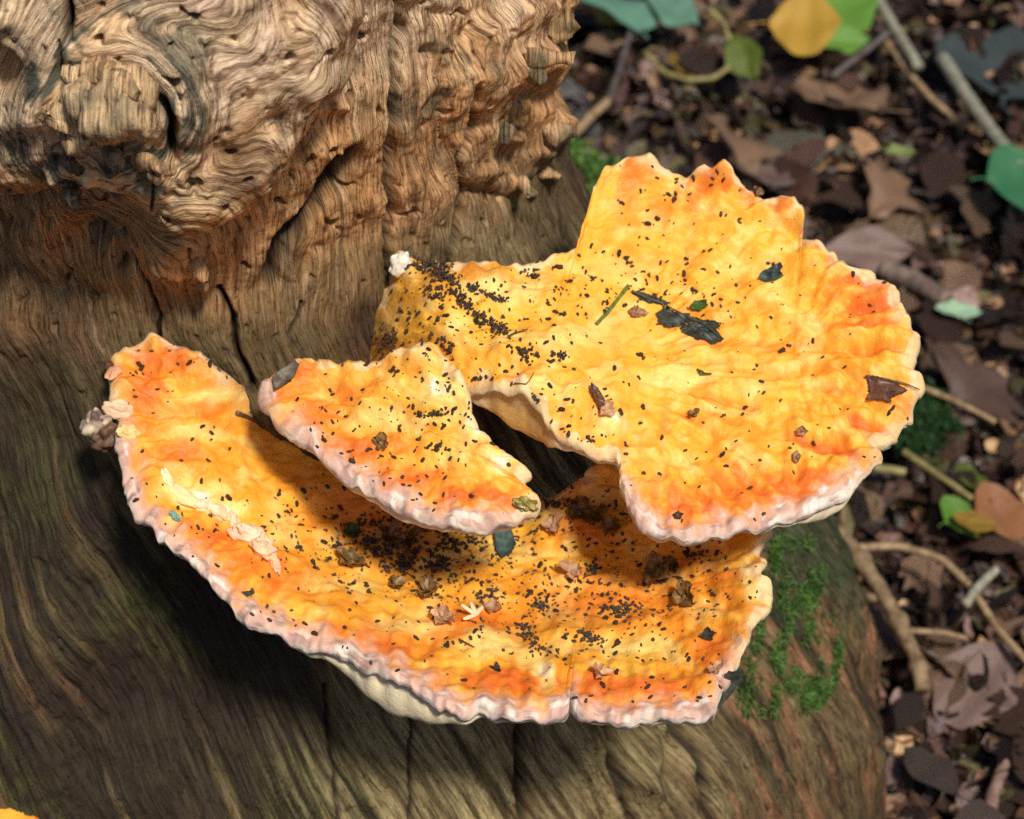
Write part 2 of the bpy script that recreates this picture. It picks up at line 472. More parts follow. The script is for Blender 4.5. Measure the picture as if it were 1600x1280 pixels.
    col = mix(col, pale, sst(.15, .6, n2(gl * .12, along * 12, 77)) * 0.6)
    col = mix(col, dark, sst(.18, .62, n2(gl * .22, along * 16, 78)) * 0.55)
    col = mix(col, dark, sst(.25, .6, n2(gl * .6, along * 30, 79)) * 0.45)
    # blue-green algae streaks on the upper burl, following the grain
    alg = sst(.10, .30, n2(gl * .22, along * 60, 81) * 0.45 + 0.7 * fbm3(X3 * 60, Y3 * 60, Z * 45, 82, 3) + 0.25 * n2(gl * .6, along * 90, 83))
    region = np.exp(-((PX2 - 150) / 210) ** 2 - ((PY2 - 180) / 190) ** 2) + 0.5 * np.exp(-((PX2 - 680) / 130) ** 2 - ((PY2 - 120) / 160) ** 2)
    col = mix(col, algae, alg * np.clip(region * 1.3, 0, .9))
    # the bole below: olive film and damp streaks, with painted-in shade
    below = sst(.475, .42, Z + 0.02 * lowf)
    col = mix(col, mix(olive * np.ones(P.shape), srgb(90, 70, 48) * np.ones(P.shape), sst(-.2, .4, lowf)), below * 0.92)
    wet_shade_m = sst(-.05, .45, n2(gl * .055, along * 7, 84) + 0.45 * n2(gl * .2, along * 14, 85)
               + 1.0 * np.exp(-((PX2 - 270) / 230) ** 2 - ((PY2 - 1080) / 240) ** 2)  # shade of the lower left, put into the colour
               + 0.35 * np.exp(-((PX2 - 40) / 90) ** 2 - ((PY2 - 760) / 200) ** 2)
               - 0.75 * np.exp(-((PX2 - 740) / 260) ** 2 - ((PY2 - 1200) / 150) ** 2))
    col = mix(col, wet_shade, wet_shade_m * sst(.45, .36, Z) * 0.85)
    col = mix(col, wet_shade, sst(.05, .5, n2(gl * .5, along * 34, 95)) * sst(.45, .38, Z) * 0.6)
    grn = sst(.05, .5, n2(s * 22, Z * 16, 86) + 0.4 * n2(gl * .3, along * 20, 87)) * sst(.42, .34, Z)
    col = mix(col, srgb(88, 92, 48), grn * 0.6 * sst(-.3, .35, n2(gl * .9, along * 60, 93) + .6 * fbm3(X3 * 120, Y3 * 120, Z * 80, 94, 2)))
    lite = sst(.1, .5, n2(gl * .14, along * 9, 88)) * sst(.40, .30, Z) * np.exp(-((PX2 - 880) / 260) ** 2)
    col = mix(col, srgb(196, 180, 130), lite * 0.75)
    col = mix(col, srgb(186, 168, 120), np.exp(-((PX2 - 780) / 270) ** 2 - ((PY2 - 1220) / 140) ** 2) * 0.85 * sst(-.4, .3, n2(gl * .3, along * 20, 96)))  # pale patch painted in to offset the lower shelf's shadow
    rust = sst(.0, .5, n2(gl * .12, along * 14, 89) + .5 * n2(gl * .35, along * 30, 90)) * sst(1040, 1140, PX2) * sst(.36, .30, Z)
    col = mix(col, srgb(150, 106, 76), rust * 0.7)
    # greyed foot of the right shoulder, just over the shelf
    col = mix(col, srgb(150, 132, 96), np.exp(-((PX2 - 770) / 80) ** 2 - ((PY2 - 385) / 50) ** 2) * 0.6)
    col = mix(col, srgb(52, 66, 44), sst(1150, 1230, PX2) * sst(1010, 900, PY2 + 50 * lowf) * 0.8)
    col = mix(col, srgb(120, 92, 66), sst(.42, .66, pit) * 0.6 * up)
    col = mix(col, srgb(36, 26, 18), np.clip(CR * 1.3, 0, 1) * 0.9)
    # darker patch where the shelves grow out
    dark_patch = np.exp(-((PX2 - 575) / 40) ** 2 - ((PY2 - 500) / 60) ** 2)
    col = mix(col, srgb(48, 36, 28), dark_patch * 0.75)
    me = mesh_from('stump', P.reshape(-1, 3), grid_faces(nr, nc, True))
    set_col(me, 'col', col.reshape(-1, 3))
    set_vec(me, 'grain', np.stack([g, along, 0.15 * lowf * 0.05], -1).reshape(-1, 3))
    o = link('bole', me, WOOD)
    return o, P, PX2, PY2, D2, vis

BOLE, TP, TPX, TPY, TD, TVIS = build_trunk()
STUMP = empty('tree_stump', (AX, AY, 0)); tag(STUMP, 'gnarled bare tree stump with swollen burl and cracked weathered wood', 'tree stump')
BOLE.parent = STUMP; BOLE.location = (-AX, -AY, 0)

# normals of the stump grid, for things that grow on it
def grid_normals(P):
    du = np.roll(P, -1, 1) - np.roll(P, 1, 1); dv = np.gradient(P, axis=0)
    n = np.cross(du, dv); n /= np.linalg.norm(n, axis=-1)[..., None] + 1e-12
    return n
TN = grid_normals(TP)

def trunk_at(px, py):
    """front-most point of the stump under a photograph pixel"""
    d = np.hypot(TPX - px, TPY - py) + np.where(TVIS, 0, 1e3)
    near = d < max(3.0, d.min() + 1.5)
    i = np.argmin(np.where(near, TD, 1e9))
    i = np.unravel_index(i, TPX.shape)
    return TP[i], TN[i]

def blob_tube(path, radii, nseg=18, noise=0.0, seed=0, nscale=120, cap_in=0.0):
    """noisy tapered tube along a path with closed ends (cap_in dents the far end)"""
    path = np.asarray(path, float); radii = np.asarray(radii, float)
    n = len(path)
    tan = np.gradient(path, axis=0); tan /= np.linalg.norm(tan, axis=1)[:, None] + 1e-12
    ref = np.array([0.31, 0.22, 0.92]);
    if abs(tan[0] @ ref) > 0.9: ref = np.array([0.9, -0.3, 0.1])
    V = []
    for i in range(n):
        a = np.cross(tan[i], ref); a /= np.linalg.norm(a) + 1e-12; b = np.cross(tan[i], a)
        q = np.linspace(0, 2 * pi, nseg, endpoint=False)
        V.append(path[i] + radii[i] * (np.cos(q)[:, None] * a + np.sin(q)[:, None] * b))
    V = np.array(V)
    if noise:
        ctr = path[:, None, :]
        k = fbm3(V[..., 0] * nscale, V[..., 1] * nscale, V[..., 2] * nscale, seed, 3)
        V = ctr + (V - ctr) * (1 + noise * k)[..., None]
    V = V.reshape(-1, 3)
    F4 = grid_faces(n, nseg, True)
    i0 = len(V); V = np.vstack([V, path[0], path[-1] - tan[-1] * cap_in])
    j = np.arange(nseg); j2 = (j + 1) % nseg
    F3 = np.vstack([np.stack([j2, j, np.full(nseg, i0)], 1), np.stack([(n - 1) * nseg + j, (n - 1) * nseg + j2, np.full(nseg, i0 + 1)], 1)])
    return V, [F4, F3]

def wood_part(name, V, F, base, seed=0, gscale=1.0):
    me = mesh_from(name, V, F)
    c = np.ones((len(V), 3)) * base
    k = fbm3(V[:, 0] * 110, V[:, 1] * 110, V[:, 2] * 110, seed, 3)
    c = c * (1 + 0.5 * k)[:, None]
    gk = sst(.15, .5, fbm3(V[:, 0] * 70, V[:, 1] * 70, V[:, 2] * 70, seed + 9, 2))
    c = c + (srgb(88, 92, 74) - c) * (gk * .6)[:, None]
    set_col(me, 'col', np.clip(c, 0.01, 1)); set_vec(me, 'grain', V[:, [0, 2, 1]] * gscale)
    o = link(name, me, WOOD, STUMP); o.location = (-AX, -AY, 0)
    return o

def stub(pxs, rads_px, seed, out_mm, base=srgb(186, 152, 112), cap=0.002, noise=0.35, name='branch_stub', nsc=150):
    p0, n0 = trunk_at(*pxs[0])
    n0 = n0 * (1 if n0 @ (CAM - p0) > 0 else -1)
    pts = []
    t0 = (p0 - CAM) @ FWD
    for k, (a, b) in enumerate(pxs):
        t = t0 - out_mm[k] * 0.001
        pts.append(CAM + ray(a, b) * t)
    pts = np.array(pts)
    pts = np.vstack([pts[:1] - n0 * 0.012, pts])
    tt = np.linspace(0, len(pts) - 1, 34)
    path = np.stack([np.interp(tt, np.arange(len(pts)), pts[:, i]) for i in range(3)], 1)
    rad = np.interp(tt, np.arange(len(pts)), [rads_px[0] * 1.1] + list(rads_px)) * 0.00024
    V, F = blob_tube(path, rad, 30, noise, seed, nsc, cap)
    return wood_part(name, V, F, base, seed)

stub([(148, 148), (172, 164), (200, 180), (222, 188), (236, 186)], [56, 52, 42, 27, 12], 1, [0, 9, 17, 22, 23], srgb(204, 174, 134), 0.001, 0.75, nsc=75)
stub([(140, 112), (160, 118), (190, 130), (214, 150)], [13, 16, 16, 9], 15, [2, 8, 12, 16], srgb(186, 154, 114), 0.001, 0.5, 'bark_ridge')
stub([(238, 262), (247, 285)], [15, 6], 16, [0, 7], srgb(184, 150, 112), 0.001, 0.4, 'knob')
stub([(222, 250), (240, 258), (252, 262)], [17, 11, 8], 2, [0, 7, 12], name='knob')
stub([(176, 238), (180, 252), (182, 264)], [14, 15, 7], 3, [0, 6, 9], srgb(150, 128, 104), name='knob')
stub([(105, 250), (112, 262)], [12, 9], 4, [0, 8], srgb(128, 110, 92), name='knob')
stub([(110, 295), (118, 318)], [14, 10], 5, [0, 9], srgb(120, 112, 98), name='knob')
stub([(835, 92), (868, 90), (888, 91), (897, 93)], [20, 11, 10, 13], 6, [0, 2, 2, 2], name='branch_stub', noise=.25)
stub([(860, 58), (880, 52), (894, 50)], [19, 14, 8], 7, [-4, -4, -4], srgb(170, 140, 96), name='knob')
stub([(868, 205), (888, 206), (902, 208)], [28, 13, 8], 8, [-2, -2, -2], name='knob')
stub([(838, 118), (846, 122)], [17, 11], 9, [0, 8], srgb(140, 122, 92), name='knob')
stub([(848, 268), (866, 273), (875, 278)], [13, 9, 6], 10, [0, 2, 2], name='knob')
stub([(818, 285), (822, 299), (826, 306)], [11, 8, 5], 11, [0, 6, 9], name='knob')
stub([(792, 204), (790, 216)], [15, 10], 12, [0, 7], srgb(160, 130, 100), name='knob')
stub([(306, 410), (318, 434), (322, 442)], [20, 10, 5], 13, [-2, 4, 5], srgb(196, 150, 104), name='knob')

# ------------------------------------------------------------------ shelf fungus caps
def spline(pts, n, power=1.0):
    """closed Catmull-Rom through rows of pts, resampled evenly along x, y"""
    pts = np.asarray(pts, float); m = len(pts)
    out = []
    for i in range(m):
        p0, p1, p2, p3 = pts[i - 1], pts[i], pts[(i + 1) % m], pts[(i + 2) % m]
        t = np.linspace(0, 1, 24, endpoint=False)[:, None]
        out.append(0.5 * (2 * p1 + (p2 - p0) * t + (2 * p0 - 5 * p1 + 4 * p2 - p3) * t ** 2 + (3 * p1 - p0 - 3 * p2 + p3) * t ** 3))
    q = np.vstack(out); q = np.vstack([q, q[:1]])
    L = np.concatenate([[0], np.cumsum(np.hypot(*np.diff(q[:, :2], axis=0).T))])
    u = np.linspace(0, L[-1], n, endpoint=False)
    return np.stack([np.interp(u, L, q[:, k]) for k in range(q.shape[1])], 1), L[-1]

def tps(ctrl):
    c = np.asarray(ctrl, float); x = c[:, :2] / 1000; z = c[:, 2]; n = len(c)
    def U(d2): return 0.5 * d2 * np.log(d2 + 1e-12)
    K = U(((x[:, None] - x[None]) ** 2).sum(-1)) + np.eye(n) * 2e-4
    Pm = np.hstack([np.ones((n, 1)), x])
    A = np.block([[K, Pm], [Pm.T, np.zeros((3, 3))]])
    s = np.linalg.solve(A, np.concatenate([z, np.zeros(3)]))
    def f(px, py):
        sh = np.shape(px); q = np.stack([np.ravel(px), np.ravel(py)], 1) / 1000
        r = np.zeros(len(q))
        for k in range(n): r += s[k] * U((q[:, 0] - x[k, 0]) ** 2 + (q[:, 1] - x[k, 1]) ** 2)
        r += s[n] + q @ s[n + 1:]
        return r.reshape(sh)
    return f

def near_on(poly, x, y):
    best = np.full(np.shape(x), 1e9); bx = np.zeros(np.shape(x)); by = np.zeros(np.shape(x))
    for (x0, y0), (x1, y1) in zip(poly[:-1], poly[1:]):
        dx, dy = x1 - x0, y1 - y0
        t = np.clip(((x - x0) * dx + (y - y0) * dy) / (dx * dx + dy * dy), 0, 1)
        d = np.hypot(x - x0 - t * dx, y - y0 - t * dy); m = d < best
        best = np.where(m, d, best); bx = np.where(m, x0 + t * dx, bx); by = np.where(m, y0 + t * dy, by)
    return bx, by

def smooth_wrap(a, k):
    ker = np.hanning(2 * k + 1); ker /= ker.sum()
    return np.convolve(np.concatenate([a[-k:], a, a[:k]]), ker, 'valid')

CAPS = {}
def make_cap(key, parent, outline, inner, spine, nu, nv, seed, N0, rim_mm, under, wall, belly, scallop, colour, lumps=(), relief=None):
    rim, L = spline([(a, b, c) for a, b, c in outline], nu)
    zf = tps([(a, b, c) for a, b, c in outline] + inner)
    arc = np.arange(nu) / nu * L
    cs, sn = np.cos(np.arange(nu) / nu * 2 * pi), np.sin(np.arange(nu) / nu * 2 * pi)
    rk = L / (2 * pi)
    def ring_noise(wl, sd): return n2(cs * rk / wl, sn * rk / wl, sd)
    sp = np.asarray(spine, float); st_ = np.linspace(0, len(sp) - 1, 240)
    sp = np.stack([np.interp(st_, np.arange(len(sp)), sp[:, i]) for i in range(2)], 1)
    for _ in range(120): sp[1:-1] = (sp[:-2] + 2 * sp[1:-1] + sp[2:]) / 4
    tpar = np.argmin((rim[:, None, 0] - sp[None, :, 0]) ** 2 + (rim[:, None, 1] - sp[None, :, 1]) ** 2, 1).astype(float)
    tpar = smooth_wrap(tpar, nu // 22)
    cx = np.interp(tpar, np.arange(240), sp[:, 0]); cy = np.interp(tpar, np.arange(240), sp[:, 1])
    free = 1 - wall_mask(rim, wall)
    ex, ey = rim[:, 0] - cx, rim[:, 1] - cy
    el = np.hypot(ex, ey); ex /= el; ey /= el
    sc = scallop(rim) if callable(scallop) else scallop
    off = free * sc * (5.5 * ring_noise(40, seed) + 2.2 * ring_noise(16, seed + 1) + 0.6 * ring_noise(7, seed + 2))
    rpx = rim_mm / 0.25
    rx = rim[:, 0] + ex * (off - rpx * 0.9); ry = rim[:, 1] + ey * (off - rpx * 0.65)
    el = np.hypot(rx - cx, ry - cy)
    v = 1 - (1 - np.linspace(0, 1, nv)) ** 1.25
    PXg = cx + v[:, None] * (rx - cx); PYg = cy + v[:, None] * (ry - cy)
    Zg = zf(PXg, PYg)
    dist = (1 - v)[:, None] * el[None]                                  # px from the rim
    # relief, along one fixed direction so that the two sides of the spine agree
    ridge = (0.8 * ring_noise(44, seed + 3)[None] + 0.10 * ring_noise(17, seed + 4)[None]) * np.exp(-dist / 85.0) * free[None]
    rad2 = n2(cs * rk / 26 + 0 * v[:, None], sn * rk / 26 + dist / 150.0, seed + 5) * np.exp(-dist / 140.0) * sst(20, 110, el * v[:, None])
    lump = fbm2(PXg / 70, PYg / 48, seed + 6, 3); fine = fbm2(PXg / 17, PYg / 12, seed + 9, 2)
    med = fbm2(PXg / 34, PYg / 24, seed + 12, 2)
    H = 1.3 * ridge + 1.9 * rad2 + 2.4 * lump + 0.36 * fine + 1.25 * med
    lip = -1.2 * np.exp(-dist / 9.0)                                     # the margin turns down a little
    H = H + lip * free[None]
    if relief: H = H + relief(PXg, PYg, dist)
    for (a, b, r1, h, sy) in lumps:
        H = H + h * np.exp(-(((PXg - a) / r1) ** 2 + ((PYg - b) / (r1 * sy)) ** 2))
    Pt = at_z(PXg, PYg, Zg) + (H * 0.001)[..., None] * N0
    # rolled margin and underside
    out = Pt[-1] - Pt[-9]; out[:, 2] *= 0.4; out /= np.linalg.norm(out, axis=1)[:, None]
    r = rim_mm * 0.001 * (1 + 0.55 * ring_noise(60, seed + 15) + 0.12 * ring_noise(20, seed + 16))
    dn = np.array([0, 0, -1.0])
    rows = []
    ctr = Pt[-1] - N0 * r[:, None]
    for ph in np.linspace(0.25, 1.0, 9):
        a = ph * pi * 0.95
        jit = 1 + 0.10 * n3(cs * rk / 40, sn * rk / 40, np.full(nu, ph * 6), seed + 18) + 0.05 * n3(cs * rk / 12, sn * rk / 12, np.full(nu, ph * 9), seed + 19)
        rows.append(ctr + (r * jit)[:, None] * (sin(a) * out + cos(a) * N0))
    w_d = wall_depth(rim, under); b_d = wall_depth(rim, belly)
    last = rows[-1]
    outs = np.stack([smooth_wrap(out[:, i], nu // 30) for i in range(3)], 1)
    prof = np.linspace(0, 1, 26)[1:]
    for q in prof:
        # q 0..1 from the margin inwards, always a thickness below the top
        kf = (nv - 1) * (1 - 0.88 * q ** 1.6); k0 = int(kf); k1 = min(k0 + 1, nv - 1)
        p = Pt[k0] * (1 - kf + k0) + Pt[k1] * (kf - k0)
        p = np.stack([smooth_wrap(p[:, i], 2 + int(14 * min(q * 3, 1))) for i in range(3)], 1)
        th = (2.0 * r) + 0.012 * q ** 0.8 + w_d * 0.001 * min(q / 0.10, 1) ** 0.8
        p = p + dn * th[:, None]
        p = p + outs * (b_d * 0.0007 * math.sin(min(q / 0.50, 1) * pi))[:, None]
        p[:, 2] -= b_d * 0.001 * 1.3 * math.sin(min(q / 0.75, 1) * pi)
        p = p + (0.0006 * n3(p[:, 0] * 130, p[:, 1] * 130, p[:, 2] * 130, seed + 20))[:, None] * dn
        rows.append(p)
    V = np.concatenate([Pt, np.array(rows)], 0)
    nr = V.shape[0]
    # ---- colour
    wet_edge = colour.edge(rim[:, 0], rim[:, 1])
    colt = colour(PXg, PYg, dist, cs, sn, rk, seed)
    edge = colt[-1]
    rowsc = []
    lil = sst(-.3, .4, ring_noise(50, seed + 25) + .5 * ring_noise(14, seed + 26))[:, None]
    dk = sst(-.15, .35, ring_noise(38, seed + 27) + .6 * ring_noise(11, seed + 28))[:, None]
    wht = srgb(230, 218, 200); lilac = srgb(186, 160, 156); cream = srgb(222, 206, 172); grey = srgb(92, 72, 72)
    for k in range(9):
        f = k / 8
        c = edge * (1 - min(f * 4, 1)) + (lilac * lil + wht * (1 - lil)) * min(f * 4, 1)
        g = math.exp(-((f - 0.5) / 0.16) ** 2) * 0.75
        c = c * (1 - g * dk) + grey * g * dk
        h = max(0, (f - 0.62) / 0.38)
        c = c * (1 - h) + wht * h
        pn = (n3(cs * rk / 40, sn * rk / 40, np.full(nu, f * 6.0), seed + 70) + .5 * n3(cs * rk / 14, sn * rk / 14, np.full(nu, f * 8.0), seed + 71))[:, None]
        c = c * (1 + 0.22 * pn)
        c = c + (grey - c) * (sst(.12, .5, n3(cs * rk / 34, sn * rk / 34, np.full(nu, f * 7.0), seed + 74))[:, None] * 0.6)
        c = c + (srgb(226, 196, 140) - c) * (1 - wet_edge)[:, None] * 0.7
        rowsc.append(c * free[:, None] + srgb(224, 176, 96) * (1 - free)[:, None])
    tanw = sst(2, 10, w_d)[:, None]
    for q in prof:
        c = cream * np.ones((nu, 1))
        c = c * (1 - tanw) + srgb(214, 172, 104) * tanw
        rowsc.append(c)
    col = np.concatenate([colt, np.array(rowsc)], 0)
    me = mesh_from('cap', V.reshape(-1, 3), grid_faces(nr, nu, True)[:, ::-1])
    set_col(me, 'col', np.clip(col, 0, 1).reshape(-1, 3))
    o = link('cap', me, FUNGUS, parent)
    px, py, d = proj(Pt)
    nn = np.cross(np.roll(Pt, -1, 1) - np.roll(Pt, 1, 1), np.gradient(Pt, axis=0)); nn /= np.linalg.norm(nn, axis=-1)[..., None] + 1e-12
    nn *= np.sign(nn[..., 2:] + 1e-9)
    m = slice(3, None)
    CAPS[key] = dict(P=Pt[m].reshape(-1, 3), N=nn[m].reshape(-1, 3), px=px[m].ravel(), py=py[m].ravel(), out=rim, obj=o)
    return o

def wall_mask(rim, spans):
    """1 where the margin is grown into the stump (spans of pixel boxes)"""
    m = np.zeros(len(rim))
    for (x0, y0, x1, y1) in spans:
        m = np.maximum(m, ((rim[:, 0] > x0) & (rim[:, 0] < x1) & (rim[:, 1] > y0) & (rim[:, 1] < y1)).astype(float))
    return np.clip(smooth_wrap(m, max(4, len(rim) // 90)), 0, 1)

def wall_depth(rim, pts):
    w = np.zeros(len(rim))
    for (x, y, r, d) in pts:
        w = np.maximum(w, d * np.exp(-(((rim[:, 0] - x) ** 2 + (rim[:, 1] - y) ** 2) / r ** 2)))
    return w

def surf(key, px, py):
    c = CAPS[key]
    i = np.argmin((c['px'] - px) ** 2 + (c['py'] - py) ** 2)
    return c['P'][i], c['N'][i]

YEL = srgb(249, 184, 66); CREAM = srgb(252, 214, 126); AMB = srgb(244, 158, 44); ORG = srgb(240, 138, 44); RED = srgb(232, 112, 46)
PINK = srgb(232, 168, 130); LIL = srgb(206, 178, 168)
def cap_colour(org, creams, band=1.0, edge=None, dirt=(), amber=0.0, valley=None):
    def f(X, Y, dist, cs, sn, rk, seed):
        def mix(c, b, m): return c + (b - c) * np.clip(m, 0, 1)[..., None]
        wx = X + 14 * fbm2(X / 60, Y / 45, seed + 40, 2); wy = Y + 12 * fbm2(X / 60, Y / 45, seed + 43, 2)
        c = np.ones(X.shape + (3,)) * YEL
        ctrd = dist[:1] - dist
        streak = (n2(cs * rk / 24 + 0 * X, sn * rk / 24 + dist / 170, seed + 45) + 0.4 * n2(cs * rk / 9, sn * rk / 9 + dist / 110, seed + 46)) * sst(20, 110, ctrd)
        ep = edge(X, Y)
        c = mix(c, AMB, sst(-.2 - amber, .7 - amber, fbm2(X / 90, Y / 60, seed + 47, 3) + 0.35 * streak) * 0.8)
        c = mix(c, CREAM, sst(-.2, .7, fbm2(X / 55, Y / 38, seed + 50, 3) - .1 + 0.2 * streak) * 0.7)
        o = np.zeros(X.shape)
        for (a, b, rx, ry, k) in org:
            o = np.maximum(o, k * np.exp(-((wx - a) / rx) ** 2 - ((wy - b) / ry) ** 2))
        if valley: o = o + valley(X, Y)
        o = o + band * 0.42 * np.exp(-((dist - 36) / 34) ** 2) * (0.8 + 0.6 * streak)
        o = o * (1 + 0.25 * fbm2(X / 40, Y / 28, seed + 53, 2))
        c = mix(c, ORG, sst(.05, .85, o + 0.30 * streak * sst(-.1, .3, o)))
        c = mix(c, RED, sst(.60, 1.2, o + 0.15 * streak) * 0.8)
        k = np.zeros(X.shape)
        for (a, b, rx, ry, q) in creams:
            k = np.maximum(k, q * np.exp(-((wx - a) / rx) ** 2 - ((wy - b) / ry) ** 2))
        c = mix(c, CREAM, sst(.15, .7, k)); c = mix(c, srgb(250, 236, 206), sst(.7, 1.0, k))
        for (a, b, rx, ry, q) in dirt:
            c = mix(c, srgb(120, 84, 48), q * np.exp(-((wx - a) / rx) ** 2 - ((wy - b) / ry) ** 2))
        e = dist + 17 * fbm2(X / 34, Y / 26, seed + 60, 3)
        c = mix(c, PINK, sst(34, 12, e) * 0.85 * ep)
        c = mix(c, LIL, sst(18, 3, e) * 0.75 * ep)
        c = mix(c, srgb(244, 214, 170), sst(9, 1, e) * 0.7 * (1 - ep))
        c = mix(c, srgb(150, 120, 116), sst(16, 2, e) * ep * 0.6 * sst(.05, .45, (n3(cs * rk / 38 + 0 * X, sn * rk / 38 + 0 * X, dist / 8, seed + 63) + .5 * n3(cs * rk / 12 + 0 * X, sn * rk / 12 + 0 * X, dist / 6, seed + 64))))
        c = mix(c, srgb(240, 230, 216), sst(14, 2, e) * ep * 0.7 * sst(.05, .45, (n3(cs * rk / 46 + 0 * X, sn * rk / 46 + 0 * X, dist / 9, seed + 65) + .4 * n3(cs * rk / 14 + 0 * X, sn * rk / 14 + 0 * X, dist / 7, seed + 66))))
        speck = sst(.42, .62, n2(X / 3.2, Y / 2.4, seed + 66))
        c = mix(c, srgb(140, 90, 48), speck * 0.16)
        return c
    f.edge = edge
    return f

def furrow(X, Y, cx, cy, x0, x1):
    a = np.arctan2(Y - cy, X - cx) * 400; rr = np.hypot(X - cx, Y - cy)
    w1 = sst(x0, x1, X)
    q = n2(a / 42 + 0.15 * n2(X / 60, Y / 60, 5), rr / 260, 401); q2 = n2(a / 19, rr / 150, 402)
    far = 0.55 * sst(980, 1080, X)
    return np.maximum(w1, far) * (3.8 * (0.32 - np.abs(q)) + 1.5 * q2)
A_OUT = [(545,565,.395),(620,575,.425),(690,585,.438),(724,590,.444),(760,596,.446),(796,606,.446),(828,625,.444),(855,652,.440),(880,676,.436),
 (910,695,.432),(945,705,.428),(966,726,.425),(969,755,.422),(983,790,.418),(1012,816,.416),(1060,837,.415),(1110,834,.415),(1150,826,.415),(1200,814,.415),(1250,800,.415),
 (1330,760,.417),(1376,718,.421),(1369,697,.424),(1395,685,.423),(1430,652,.426),(1428,628,.430),(1447,600,.430),(1430,562,.437),(1442,530,.440),(1430,498,.445),
 (1405,452,.450),(1380,425,.453),(1350,414,.454),(1320,398,.456),(1284,372,.459),(1250,363,.457),(1243,357,.458),(1252,346,.462),(1257,325,.466),(1234,300,.470),(1185,299,.467),
 (1152,272,.474),(1121,249,.480),(1085,264,.475),(1060,269,.473),(1030,256,.477),(990,239,.480),(946,260,.477),(930,290,.472),(924,335,.466),(905,379,.461),
 (865,396,.459),(830,405,.458),(760,403,.458),(700,404,.455),(650,397,.451),(614,401,.443),(594,450,.430),(563,510,.411)]
A_IN = [(700,470,.457),(660,432,.453),(600,500,.432),(650,540,.438),(740,540,.451),(850,480,.452),(1080,520,.430),(1000,450,.438),(1200,600,.425),(1100,700,.419),
 (900,600,.444),(1300,550,.431),(1050,350,.455),(950,675,.431),(1010,650,.425),(1250,700,.419),(1320,640,.425),(1150,400,.448),(830,570,.450)]
B_OUT = [(405,602,.436),(416,580,.437),(440,566,.438),(478,549,.440),(520,565,.439),(560,561,.441),(600,556,.445),(635,537,.450),(660,529,.453),(692,546,.452),(716,575,.448),
 (733,605,.445),(742,640,.441),(766,676,.436),(800,712,.430),(828,734,.428),(818,747,.427),(838,765,.425),(838,786,.423),(815,804,.421),(780,815,.420),(740,822,.420),(690,813,.420),
 (640,796,.420),(590,773,.421),(540,742,.423),(490,700,.427),(450,663,.431),(420,635,.434),(407,618,.435)]
B_IN = [(600,650,.431),(680,620,.441),(700,720,.426),(520,630,.430),(650,760,.422),(560,600,.437)]
C_OUT = [(165,575,.427),(174,553,.429),(200,535,.431),(240,520,.433),(290,532,.433),(330,560,.429),(370,590,.418),(420,622,.393),(500,642,.378),(600,668,.365),(700,692,.353),
 (780,722,.345),(842,770,.356),(878,762,.365),(905,740,.371),(930,722,.374),(958,716,.376),(985,722,.376),(1060,742,.376),(1130,775,.379),(1185,803,.382),(1204,828,.383),(1191,850,.382),
 (1207,868,.383),(1193,890,.381),(1211,912,.381),(1204,942,.380),(1186,975,.379),(1166,1010,.378),(1150,1046,.377),(1127,1090,.375),(1100,1111,.374),(1060,1118,.373),(1020,1119,.372),(960,1126,.371),
 (912,1118,.371),(895,1102,.371),(886,1083,.370),(880,1088,.370),(889,1108,.371),(860,1118,.371),(800,1118,.371),(752,1106,.372),(720,1116,.372),(690,1098,.374),(640,1070,.376),(590,1044,.378),(540,1020,.379),(480,1000,.381),
 (430,985,.383),(385,970,.386),(350,930,.389),(300,880,.393),(240,822,.400),(212,798,.403),(190,752,.409),(178,700,.415),(186,655,.418),(172,628,.422),(168,600,.425)]
C_IN = [(300,650,.414),(250,730,.405),(400,720,.391),(450,850,.377),(600,850,.357),(700,900,.351),(800,860,.352),(600,750,.360),(900,900,.354),(1000,880,.357),(1100,950,.366),
 (800,1000,.359),(1000,1030,.365),(650,1000,.366),(540,960,.372),(1120,860,.370),(950,790,.364)]

